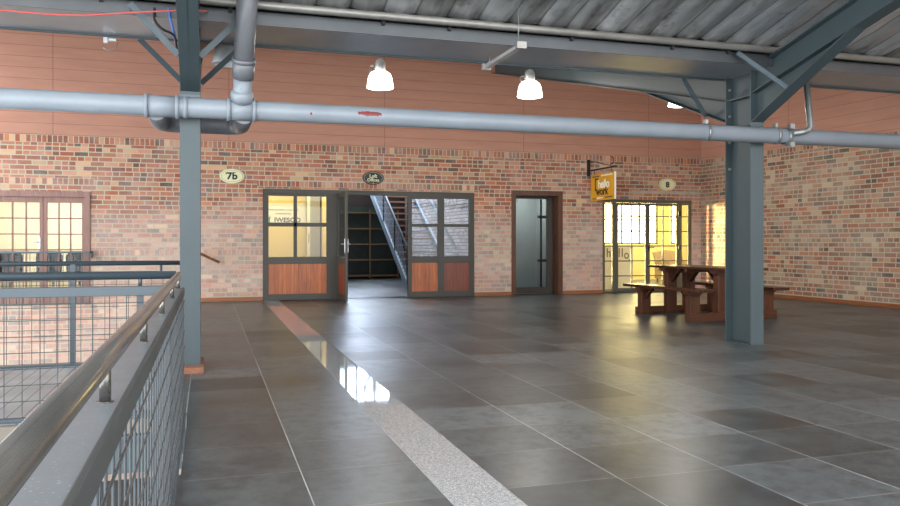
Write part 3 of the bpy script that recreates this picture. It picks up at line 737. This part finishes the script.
bd = thing('wall_sign', 'white notice with green leaf emblem on the yellow studio wall', 'sign', (1.6, 17.97, 1.5))
MB().box(0.95, 2.15, 17.98, 17.995, 1.50, 2.0).build('board', 'white', bd)
ZB = 17.975
text('These premises are proudly', 0.062, 'ink_soft', 'lettering', bd, (1.62, ZB, 1.85), bold=0.0)
text('maintained by', 0.062, 'ink_soft', 'lettering', bd, (1.62, ZB, 1.765))
text('IWESCO', 0.145, 'ink_soft', 'lettering', bd, (1.72, ZB, 1.615), sx=1.08, bold=0.004)
MB().prism([(1.27, ZB, 1.55), (1.33, ZB, 1.56), (1.345, ZB, 1.72), (1.30, ZB, 1.67), (1.26, ZB, 1.63)], (0, -0.004, 0)).build('leaf_emblem', 'leaf_green', bd)
cab = thing('glazed_cabinet', 'grey glazed cabinet in the right corner of the yellow studio', 'cabinet', (2.2, 17.3, 0))
MB().box(2.12, 2.32, 17.0, 17.9, 0, 2.5).build('body', 'grey_wall', cab, 0.004)
MB().box(2.105, 2.12, 17.1, 17.5, 0.2, 2.3).build('door', 'white', cab)
MB().tube([(2.10, 17.14, 1.1), (2.10, 17.14, 1.3)], 0.008, 6).build('handle', 'ink', cab)

# stairs: one flight climbing away from the doorway, open treads, mesh balustrade
stt = thing('staircase', 'steel staircase with open treads behind the doorway under the black oval sign', 'staircase', (5.05, 17.68, 0))
SX0, SX1, SY, SL = 4.44, 5.62, 17.68, 0.575
def sz(y): return (y - SY) * SL
for x in (SX0, SX1):
    MB().prism([(x, SY - 0.28, 0.0), (x, SY + 0.12, 0.0), (x, 23.4, sz(23.4) - 0.07), (x, 23.4, sz(23.4) + 0.16), (x, SY - 0.1, 0.10)], (0.05, 0, 0)).build('stringer', 'stair_steel', stt)
    tag(COL.objects[-1], None)
for k in range(19):
    y = SY + 0.05 + k * 0.30
    MB().box(SX0 + 0.05, SX1, y, y + 0.27, sz(y) + 0.13, sz(y) + 0.165).build('tread', 'tread', stt)
hr = [(SX0 + 0.02, SY, sz(SY) + 0.95), (SX0 + 0.02, 23.4, sz(23.4) + 0.95)]
MB().tube(hr, 0.025, 12).build('handrail', 'stair_steel', stt)
MB().tube([(SX1 + 0.02, SY, sz(SY) + 0.95), (SX1 + 0.02, 23.4, sz(23.4) + 0.95)], 0.03, 12).build('handrail', 'stair_steel', stt)
for k in range(5):
    y = SY + 0.02 + k * 1.3
    MB().box(SX0, SX0 + 0.04, y, y + 0.04, sz(y) + 0.1, sz(y) + 0.95).build('post', 'black_iron', stt)
mm = MB()
for k in range(40):
    y = SY + k * 0.14
    for dy in (0.75, -0.75):
        ya_, yb_ = y, y + dy
        if yb_ < SY: ya_, yb_ = y, SY
        if yb_ > 23.3: continue
        za = sz(ya_) + 0.16; zb = sz(yb_) + 0.16 + 0.75 * abs(yb_ - ya_) / 0.75
        mm.tube([(SX0 + 0.02, ya_, za), (SX0 + 0.02, yb_, zb)], 0.005, 5, False)
mm.build('mesh_infill', 'stair_steel', stt)

shf = thing('shelving_unit', 'tall timber-edged shelving with dark green backing at the far side of the stairwell', 'shelves', (4.0, 23.6, 0))
MB().box(2.52, 5.6, 23.84, 23.86, 0.05, 2.2).build('back_panel', 'green_board', shf)
for z in (0.09, 0.57, 1.05, 1.525, 2.01): MB().box(2.52, 5.6, 23.4, 23.84, z - 0.02, z + 0.02).build('shelf', 'shelf_edge', shf)
for x in (2.52, 3.6, 4.69, 5.56): MB().box(x, x + 0.04, 23.38, 23.41, 0.0, 2.1).build('upright', 'shelf_edge', shf)

# shop
def pane_window(name, label, x0, x1, z0, z1, y, cols, rows, mat='sky_pane'):
    w = thing(name, label, None, ((x0 + x1) / 2, y, z0), kind='structure')
    MB().box(x0, x1, y - 0.012, y - 0.004, z0, z1).build('pane', mat, w)
    f = MB().box(x0, x1, y - 0.05, y - 0.012, z0, z0 + 0.05).box(x0, x1, y - 0.05, y - 0.012, z1 - 0.05, z1)
    for k in range(cols + 1):
        x = x0 + (x1 - x0 - 0.05) * k / cols; f.box(x, x + 0.05, y - 0.05, y - 0.012, z0, z1)
    for k in range(1, rows):
        z = z0 + (z1 - z0) * k / rows; f.box(x0, x1, y - 0.045, y - 0.012, z - 0.018, z + 0.018)
    f.build('window_frame', 'frame_8', w)
    return w
pane_window('window_2', 'wide bright shop window at the back of the shop', 10.45, 12.85, 1.05, 2.5, 20.5, 4, 2)
pane_window('window_3', 'narrow bright shop window at the right of the shop', 13.30, 13.62, 1.05, 2.5, 20.5, 1, 2)
cn = thing('reception_counter', 'tan reception counter with grey lettering inside the glazed doors', 'counter', (9.1, 16.5, 0))
MB().box(8.86, 9.70, 16.5, 16.56, 0.0, 1.02).build('front_panel', 'cream_wall', cn)
MB().box(8.86, 9.70, 16.56, 17.0, 0.98, 1.02).build('countertop', 'cream_wall', cn)
for xx, ch in ((9.045, 'h'), (9.20, 'e'), (9.325, 'l'), (9.405, 'l'), (9.52, 'o'), (9.595, '.')):
    text(ch, 0.30, 'ink_brown', 'lettering', cn, (xx, 16.497, 0.855) if ch in 'hl' else ((xx, 16.497, 0.815) if ch != '.' else (xx, 16.497, 0.765)), bold=0.004, sx=0.85)
ar = thing('armchair', 'wicker armchair with a cushion behind the right glazed door', 'armchair', (12.1, 18.4, 0))
MB().box(11.78, 12.62, 18.2, 18.85, 0.12, 0.40).build('seat_frame', 'wicker', ar, 0.03)
MB().prism([(11.78, 18.75, 0.40), (12.62, 18.75, 0.40), (12.66, 18.92, 0.84), (12.2, 18.95, 0.90), (11.74, 18.92, 0.84)], (0, 0.06, 0)).build('backrest', 'wicker', ar, 0.02)
for x in (11.74, 12.58): MB().box(x, x + 0.08, 18.2, 18.85, 0.12, 0.62).build('armrest', 'wicker', ar, 0.02)
MB().box(11.86, 12.54, 18.2, 18.74, 0.40, 0.50).build('cushion', 'cushion', ar, 0.04)
for x in (11.8, 12.56):
    for y in (18.22, 18.8): MB().box(x, x + 0.04, y, y + 0.04, 0, 0.12).build('leg', 'wicker', ar)

# ------------------------------------------------------------------ doors and screens in the brick wall
def slab_frame(mb, x0, x1, z0, z1, y0, y1, w, wt=None, wb=None):
    wt = w if wt is None else wt; wb = w if wb is None else wb
    mb.box(x0, x0 + w, y0, y1, z0, z1).box(x1 - w, x1, y0, y1, z0, z1).box(x0 + w, x1 - w, y0, y1, z1 - wt, z1)
    if wb: mb.box(x0 + w, x1 - w, y0, y1, z0, z0 + wb)
    return mb
YF0, YF1 = YW + 0.02, YW + 0.10
# loft entrance screen
d1 = thing('door_1', 'dark-framed glazed entrance screen with timber lower panels', None, (3.1, YW, 0), kind='structure')
f = MB().box(LOFT[0], LOFT[1], YF0, YF1, 2.05, 2.14).box(LOFT[0], LOFT[0] + 0.06, YF0, YF1, 0, 2.05).box(5.21, 5.28, YF0, YF1, 0, 2.05).box(2.27, 2.43, YF0, YF1, 0, 2.05)
f.build('frame', 'frame_dark', d1, 0.003)
sc = MB()
slab_frame(sc, 1.06, 2.27, 0.0, 2.05, YF0, YF1 - 0.01, 0.05, 0.04, 0.115)
sc.box(1.11, 2.22, YF0, YF1 - 0.01, 0.70, 0.83).box(1.11, 2.22, YF0 + 0.005, YF1 - 0.015, 1.42, 1.495).box(1.585, 1.65, YF0 + 0.005, YF1 - 0.015, 0.83, 2.01)
sc.build('fixed_screen', 'frame_dark', d1, 0.003)
MB().box(1.10, 2.23, YF0 + 0.02, YF1 - 0.03, 0.11, 0.70).build('timber_panel', 'panel_wood', d1)
MB().box(1.10, 2.23, YF0 + 0.035, YF0 + 0.041, 0.83, 2.02).build('glass_pane', 'glass', d1)
# closed right leaf and fixed light
lf = MB(); slab_frame(lf, 3.86, 4.58, 0.0, 2.08, YF0 - 0.01, YF1 - 0.02, 0.085, 0.085, 0.115)
lf.box(3.945, 4.495, YF0 - 0.01, YF1 - 0.02, 0.70, 0.83).box(3.945, 4.495, YF0, YF1 - 0.03, 1.43, 1.49); lf.build('door_leaf', 'frame_dark', d1, 0.003)
MB().box(3.94, 4.50, YF0 + 0.01, YF1 - 0.04, 0.11, 0.70).build('timber_panel', 'panel_wood', d1)
MB().box(3.94, 4.50, YF0 + 0.03, YF0 + 0.036, 0.83, 2.0).build('glass_pane', 'glass', d1)
fx = MB(); slab_frame(fx, 4.58, 5.22, 0.0, 2.06, YF0, YF1 - 0.01, 0.05, 0.05, 0.115)
fx.box(4.63, 5.17, YF0, YF1 - 0.01, 0.70, 0.83).box(4.63, 5.17, YF0 + 0.005, YF1 - 0.015, 1.43, 1.49); fx.build('fixed_light', 'frame_dark', d1, 0.003)
MB().box(4.62, 5.18, YF0 + 0.02, YF1 - 0.03, 0.11, 0.70).build('timber_panel', 'panel_wood_dark', d1)
MB().box(4.62, 5.18, YF0 + 0.035, YF0 + 0.041, 0.83, 2.02).build('glass_pane', 'glass', d1)
# open left leaf, swung out square to the wall
XO = 2.425; LYO = (14.33, YF0)
ol = MB()
for a, b in ((LYO[0], LYO[0] + 0.09), (LYO[1] - 0.09, LYO[1])): ol.box(XO, XO + 0.045, a, b, 0.012, 2.07)
for a, b in ((0.012, 0.12), (0.70, 0.83), (1.98, 2.07)): ol.box(XO, XO + 0.045, LYO[0] + 0.09, LYO[1] - 0.09, a, b)
olo = ol.build('open_door_leaf', 'frame_dark', d1, 0.003)
MB().box(XO + 0.01, XO + 0.035, LYO[0] + 0.085, LYO[1] - 0.085, 0.11, 0.71).build('timber_panel', 'panel_wood_dark', olo)
MB().box(XO + 0.018, XO + 0.024, LYO[0] + 0.085, LYO[1] - 0.085, 0.82, 1.99).build('glass_pane', 'glass_grey', olo)
for xs in (XO - 0.012, XO + 0.045):
    MB().box(xs, xs + 0.012, LYO[0] + 0.025, LYO[0] + 0.065, 0.92, 1.18).tube([(XO - 0.05, LYO[0] + 0.045, 1.08), (XO - 0.05, LYO[0] + 0.16, 1.08)], 0.010, 8) \
        .tube([(XO - 0.05, LYO[0] + 0.045, 1.08), (XO + 0.10, LYO[0] + 0.045, 1.08)], 0.010, 8).build('door_handle', 'alu', olo)

# timber framed door to unit between the screens, set deep in its reveal
d2 = thing('door_2', 'recessed dark glass door in a brown timber frame', None, (6.69, YW, 0), kind='structure')
slab_frame(MB(), D7[0], D7[1], 0, D7[3], YW - 0.015, YW + 0.30, 0.10, 0.105, 0).build('frame', 'door_wood', d2, 0.004)
M['door_dark'] = paint('dark_bronze_door', (52, 44, 36), 0.4, var=0.06)
dl = MB(); slab_frame(dl, 6.20, 7.18, 0.01, 2.105, YW + 0.24, YW + 0.29, 0.055, 0.055, 0.14); dl.box(7.02, 7.13, YW + 0.24, YW + 0.29, 0.15, 2.05); dl.build('door_leaf', 'door_dark', d2, 0.003)
MB().box(6.25, 7.03, YW + 0.262, YW + 0.268, 0.14, 2.06).build('glass_pane', 'glass_grey', d2)
ph = MB().tube([(6.86, YW + 0.19, 0.15), (6.86, YW + 0.19, 2.04)], 0.022, 12)
for z in (0.72, 1.66): ph.box(6.80, 6.99, YW + 0.18, YW + 0.25, z - 0.03, z + 0.03)
ph.build('pull_handle', 'black_iron', d2)
MB().box(6.265, 6.33, YW + 0.256, YW + 0.262, 1.93, 2.04).build('sticker', 'mark_white', d2)
MB().box(6.215, 6.235, YW + 0.232, YW + 0.24, 1.12, 1.26).build('glowing_handle', 'glowing_handle', d2)  # green door handle given a glow of its own

# glazed steel doors of the shop
d3 = thing('door_3', 'grey steel glazed double doors with sidelights', None, (9.37, YW, 0), kind='structure')
f = MB().box(D8[0], D8[1], YF0 - 0.01, YF1, 1.99, 2.06)
for a, b in ((8.24, 8.29), (8.515, 8.58), (10.17, 10.235), (10.44, 10.50)): f.box(a, b, YF0 - 0.01, YF1, 0, 1.99)
f.build('frame', 'frame_8', d3, 0.003)
def glazed(x0, x1, cols, leaf, edge):
    mb = MB(); slab_frame(mb, x0, x1, 0.012, 1.985, YF0, YF1 - 0.03, edge, edge if leaf else 0.03, 0.09 if leaf else 0.03)
    for k in range(1, cols):
        x = x0 + edge + (x1 - x0 - 2 * edge) * k / cols; mb.box(x - 0.012, x + 0.012, YF0 + 0.008, YF1 - 0.038, 0.05, 1.95)
    for z in (0.37, 0.70, 1.03, 1.36, 1.69): mb.box(x0 + edge, x1 - edge, YF0 + 0.008, YF1 - 0.038, z - 0.012, z + 0.012)
    mb.build('door_leaf' if leaf else 'sidelight', 'frame_8', d3, 0.002)
    MB().box(x0 + edge * 0.6, x1 - edge * 0.6, YF0 + 0.022, YF0 + 0.028, 0.05, 1.96).build('glass_pane', 'glass', d3)
glazed(8.29, 8.515, 1, False, 0.02); glazed(8.58, 9.375, 2, True, 0.055); glazed(9.375, 10.17, 2, True, 0.055); glazed(10.235, 10.44, 1, False, 0.02)
for z in (1.0, 1.76): MB().box(10.14, 10.20, YF0 - 0.05, YF0, z - 0.05, z + 0.05).build('hinge', 'black_iron', d3)
MB().box(9.385, 9.41, YF0 - 0.03, YF0, 0.92, 1.04).tube([(9.40, YF0 - 0.045, 1.0), (9.51, YF0 - 0.045, 1.0)], 0.009, 8).build('door_handle', 'black_iron', d3)

# timber french doors on the far left
d4 = thing('door_4', 'faded timber french doors with small panes', None, (-2.8, YW, 0), kind='structure')
slab_frame(MB(), FW[0], FW[1], 0, 2.02, YW - 0.02, YF1, 0.085, 0.10, 0).build('frame', 'win_wood', d4, 0.004)
for x0, x1 in ((-3.545, -2.79), (-2.78, -2.105)):
    mb = MB(); slab_frame(mb, x0, x1, 0.01, 1.92, YF0, YF1 - 0.02, 0.055, 0.10, 0.13)
    mb.build('door_leaf', 'win_wood', d4, 0.003)
    bars = MB()
    for k in (1, 2):
        x = x0 + 0.055 + (x1 - x0 - 0.11) * k / 3; bars.box(x - 0.011, x + 0.011, YF0 + 0.01, YF1 - 0.03, 0.14, 1.82)
    for k in range(1, 6):
        z = 0.14 + 0.28 * k; bars.box(x0 + 0.05, x1 - 0.05, YF0 + 0.01, YF1 - 0.03, z - 0.011, z + 0.011)
    bars.build('glazing_bars', 'win_wood', d4)
    MB().box(x0 + 0.05, x1 - 0.05, YF0 + 0.028, YF0 + 0.034, 0.13, 1.83).build('glass_pane', 'glass', d4)
MB().box(-2.87, -2.83, YF0 - 0.01, YF0, 1.0, 1.2).tube([(-2.85, YF0 - 0.04, 1.12), (-2.96, YF0 - 0.04, 1.12)], 0.01, 8).tube([(-2.85, YF0 - 0.04, 1.12), (-2.85, YF0, 1.12)], 0.01, 8).build('door_handle', 'alu', d4)

# ------------------------------------------------------------------ signs
def oval(name, label, cx, cz, a, b, face, line):
    t = thing(name, label, 'sign', (cx, YW, cz - b))
    MB().ellipse(cx, YW, cz, a, b, -0.022).build('plate', face, t, 0.004)
    pts = [(cx + a*0.86*math.cos(2*PI*k/40), YW - 0.024, cz + b*0.82*math.sin(2*PI*k/40)) for k in range(41)]
    MB().tube(pts, 0.0025, 5, False).build('border_line', line, t)
    return t
s7 = oval('oval_sign', 'cream oval number sign reading 7b on the brick wall beside the column', 0.433, 2.365, 0.228, 0.135, 'cream_sign', 'ink_soft')
text('7b', 0.18, 'ink', 'lettering', s7, (0.433, YW - 0.026, 2.36), bold=0.006, sx=1.1)
for dx, dz, w in ((-0.115, 0.035, 0.016), (0.022, 0.067, 0.045)): MB().box(0.433 + dx, 0.433 + dx + w, YW - 0.028, YW - 0.022, 2.36 + dz, 2.36 + dz + (0.035 if w < 0.02 else 0.012)).build('serif', 'ink', s7)
s8 = oval('oval_sign', 'cream oval number sign reading 8 above the glazed shop doors', 9.854, 2.412, 0.215, 0.135, 'cream_sign', 'ink_soft')
text('8', 0.17, 'ink', 'lettering', s8, (9.854, YW - 0.026, 2.40), bold=0.006, sx=1.1)
sl = oval('oval_sign', 'black oval sign with pale lettering above the open doorway', 3.14, 2.395, 0.215, 0.135, 'black_sign', 'pale_ink')
text('Loft', 0.095, 'pale_ink', 'lettering', sl, (3.14, YW - 0.026, 2.428), bold=0.003)
text('Offices', 0.085, 'pale_ink', 'lettering', sl, (3.14, YW - 0.026, 2.352), bold=0.003)
text('1', 0.055, 'pale_ink', 'lettering', sl, (3.14, YW - 0.026, 2.29), bold=0.002)

hs = thing('hanging_sign', 'amber projecting sign with white and black words on an iron bracket', 'sign', (7.92, 14.7, 2.0))
HY0, HY1, HZ0, HZ1 = 14.18, 15.20, 2.0, 2.56
MB().box(7.905, 7.935, HY0, HY1, HZ0, HZ1).build('board', 'yellow_sign', hs, 0.003)
MB().box(7.903, 7.937, HY0 - 0.012, HY0, HZ0, HZ1).build('board_edge', 'white', hs)
MB().box(7.86, 7.92, YW - 0.05, YW, 2.55, 2.90).build('wall_bracket', 'black_iron', hs, 0.004)
MB().bar((7.90, YW - 0.03, 2.66), (7.90, 14.08, 2.66), 0.02, 0.03).build('arm', 'black_iron', hs)
MB().tube([(7.90, YW - 0.04, 2.86), (7.90, 14.95, 2.83), (7.90, 14.6, 2.74), (7.90, 14.35, 2.70), (7.90, 14.2, 2.75), (7.90, 14.22, 2.85), (7.90, 14.32, 2.88)], 0.008, 8).build('scroll', 'black_iron', hs)
for y in (14.3, 15.05): MB().tube([(7.915, y, 2.56), (7.905, y, 2.66)], 0.006, 6).build('hanger', 'black_iron', hs)
UX, UY = (0, -1, 0), (0, 0, 1); XF = 7.902
text('hello', 0.25, 'white_ink', 'lettering', hs, (XF, 14.63, 2.335), UX, UY, bold=0.006, sx=1.0)
text('work', 0.235, 'ink', 'lettering', hs, (XF, 14.70, 2.185), UX, UY, bold=0.004, sx=1.0)
bk = MB().box(XF - 0.002, XF + 0.004, 14.98, 15.01, 2.22, 2.46).box(XF - 0.002, XF + 0.004, 14.86, 15.01, 2.44, 2.47).box(XF - 0.002, XF + 0.004, 14.93, 15.01, 2.21, 2.24)
bk.build('bracket_mark', 'ink', hs)
for ya, yb, z, m in ((14.82, 15.12, 2.51, 'ink_soft'), (14.26, 14.74, 2.515, 'white_ink'), (14.66, 14.92, 2.05, 'white_ink'), (14.26, 14.58, 2.055, 'ink_soft'), (14.98, 15.12, 2.045, 'ink_soft')):
    MB().box(XF - 0.001, XF + 0.004, ya, yb, z - 0.012, z + 0.012).build('small_print_line', m, hs)

# ------------------------------------------------------------------ picnic table
TX, TY = 7.19, 10.17
pt = thing('picnic_table', 'dark-stained timber picnic table with two attached benches behind the column', 'table', (TX, TY, 0))
def L(x, y, z): return (TX + x, TY + y, z)
def lbox(mb, x0, x1, y0, y1, z0, z1): return mb.box(TX + x0, TX + x1, TY + y0, TY + y1, z0, z1)
for k in range(5):
    x0 = -0.37 + k * 0.15
    lbox(MB(), x0, x0 + 0.142, -0.93, 0.93, 0.715, 0.752).build('tabletop_plank', 'bench_wood', pt, 0.004)
for y in (-0.62, 0, 0.62): lbox(MB(), -0.34, 0.34, y - 0.03, y + 0.03, 0.665, 0.715).build('tabletop_batten', 'bench_wood_x', pt, 0.003)
for sx in (-1, 1):
    xc = sx * 0.665
    for k in (0, 1):
        x0 = xc - 0.145 + k * 0.148
        lbox(MB(), x0, x0 + 0.142, -0.88, 0.95, 0.418, 0.462).build('bench_plank', 'bench_wood', pt, 0.004)
    for sy in (-1, 1):
        y0 = sy * 0.58
        lbox(MB(), xc - 0.085, xc + 0.085, y0 - 0.055, y0 + 0.055, 0.0, 0.375).build('bench_post', 'bench_wood_z', pt, 0.003)
        m_ = MB().prism([L(xc - 0.13, y0 - 0.055, 0.418), L(xc + 0.13, y0 - 0.055, 0.418), L(xc + 0.13, y0 - 0.055, 0.385), L(xc + 0.105, y0 - 0.055, 0.375), L(xc + 0.09, y0 - 0.055, 0.35), L(xc - 0.09, y0 - 0.055, 0.35), L(xc - 0.105, y0 - 0.055, 0.375), L(xc - 0.13, y0 - 0.055, 0.385)], (0, 0.11, 0))
        m_.build('bench_corbel', 'bench_wood_x', pt, 0.003)
        MB().bar(L(xc, y0 - sy * 0.05, 0.26), L(xc, y0 - sy * 0.24, 0.425), 0.055, 0.03).build('brace', 'bench_wood', pt)
for sy in (-1, 1):
    y0 = sy * 0.58
    for sx in (-1, 1):
        xc = sx * 0.175
        lbox(MB(), xc - 0.085, xc + 0.085, y0 - 0.055, y0 + 0.055, 0.0, 0.64).build('table_post', 'bench_wood_z', pt, 0.003)
        MB().bar(L(xc, y0 - sy * 0.05, 0.50), L(xc, y0 - sy * 0.27, 0.715), 0.06, 0.03).build('brace', 'bench_wood', pt)
    MB().prism([L(-0.33, y0 - 0.055, 0.715), L(0.33, y0 - 0.055, 0.715), L(0.33, y0 - 0.055, 0.68), L(0.295, y0 - 0.055, 0.665), L(0.265, y0 - 0.055, 0.63), L(-0.265, y0 - 0.055, 0.63), L(-0.295, y0 - 0.055, 0.665), L(-0.33, y0 - 0.055, 0.68)], (0, 0.11, 0)).build('table_corbel', 'bench_wood_x', pt, 0.003)
    for dy in (sy * 0.075,):
        lbox(MB(), -0.77, 0.77, y0 + dy - 0.02, y0 + dy + 0.02, 0.0, 0.115).build('base_rail', 'bench_wood_x', pt, 0.003)
pt.rotation_euler = (0, 0, RANG)

# ------------------------------------------------------------------ light
W = bpy.data.worlds.new('world'); S.world = W; W.use_nodes = True
bgn = W.node_tree.nodes['Background']; bgn.inputs[0].default_value = (0.92, 0.96, 1.0, 1); bgn.inputs[1].default_value = 5.0
def area(name, loc, target, sx, sy, power, color, spread=PI):
    l = bpy.data.lights.new(name, 'AREA'); l.shape = 'RECTANGLE'; l.size = sx; l.size_y = sy; l.energy = power; l.color = color; l.spread = spread
    o = bpy.data.objects.new(name, l); COL.objects.link(o); o.location = loc
    d = Vector(target) - Vector(loc); o.rotation_euler = d.to_track_quat('-Z', 'Y').to_euler(); return o
def point(name, loc, power, color, r=0.1):
    l = bpy.data.lights.new(name, 'POINT'); l.energy = power; l.color = color; l.shadow_soft_size = r
    o = bpy.data.objects.new(name, l); COL.objects.link(o); o.location = loc; return o
WARM = (1.0, 0.86, 0.58)
for x, _ in LAMPS: point('pendant_bulb', (x, LY, 3.44), 60, (1.0, 0.95, 0.86), 0.15)
area('office_light', (-2.8, 17.2, 2.65), (-2.8, 17.2, 0), 2.5, 1.5, 120, (1.0, 0.95, 0.84))
area('studio_light', (1.5, 16.7, 2.65), (1.5, 16.7, 0), 1.2, 1.5, 32, (1.0, 0.88, 0.6))
area('corridor_light', (6.7, 16.2, 2.45), (6.7, 16.2, 0), 0.8, 0.8, 34, (1.0, 0.97, 0.92))
area('stairwell_fill', (4.2, 20.5, 5.1), (4.2, 20.5, 0), 2.5, 4.0, 330, (0.86, 0.93, 1.0))  # added overhead fill that brightens the stair stringers
area('shop_light', (11, 18.3, 2.65), (11, 18.3, 0), 5, 3, 230, WARM)
area('shop_patch_lamp', (8.02, 16.24, 1.16), (10.77, 14.35, 1.13), 1.3, 1.9, 75, (1.0, 0.74, 0.34), math.radians(13))  # added beam aimed to throw the warm patch on the right wall

# ------------------------------------------------------------------ camera
cam = bpy.data.cameras.new('camera'); co = bpy.data.objects.new('camera', cam); COL.objects.link(co)
th = math.atan2(242, 780)
co.location = (0, 0, 1.12); co.rotation_euler = (PI / 2, 0, -th)
cam.sensor_width = 36; cam.lens = 36 * 780 / 900; cam.shift_y = -11 / 900; cam.clip_start = 0.02
S.camera = co
S.view_settings.view_transform = 'Standard'; S.view_settings.look = 'None'; S.view_settings.gamma = 1; S.view_settings.use_curve_mapping = False
S.view_settings.exposure = 0.08
S.cycles.max_bounces = 8; S.cycles.diffuse_bounces = 5; S.cycles.glossy_bounces = 4; S.cycles.transparent_max_bounces = 12
S.cycles.use_denoising = True; S.cycles.sample_clamp_indirect = 6.0
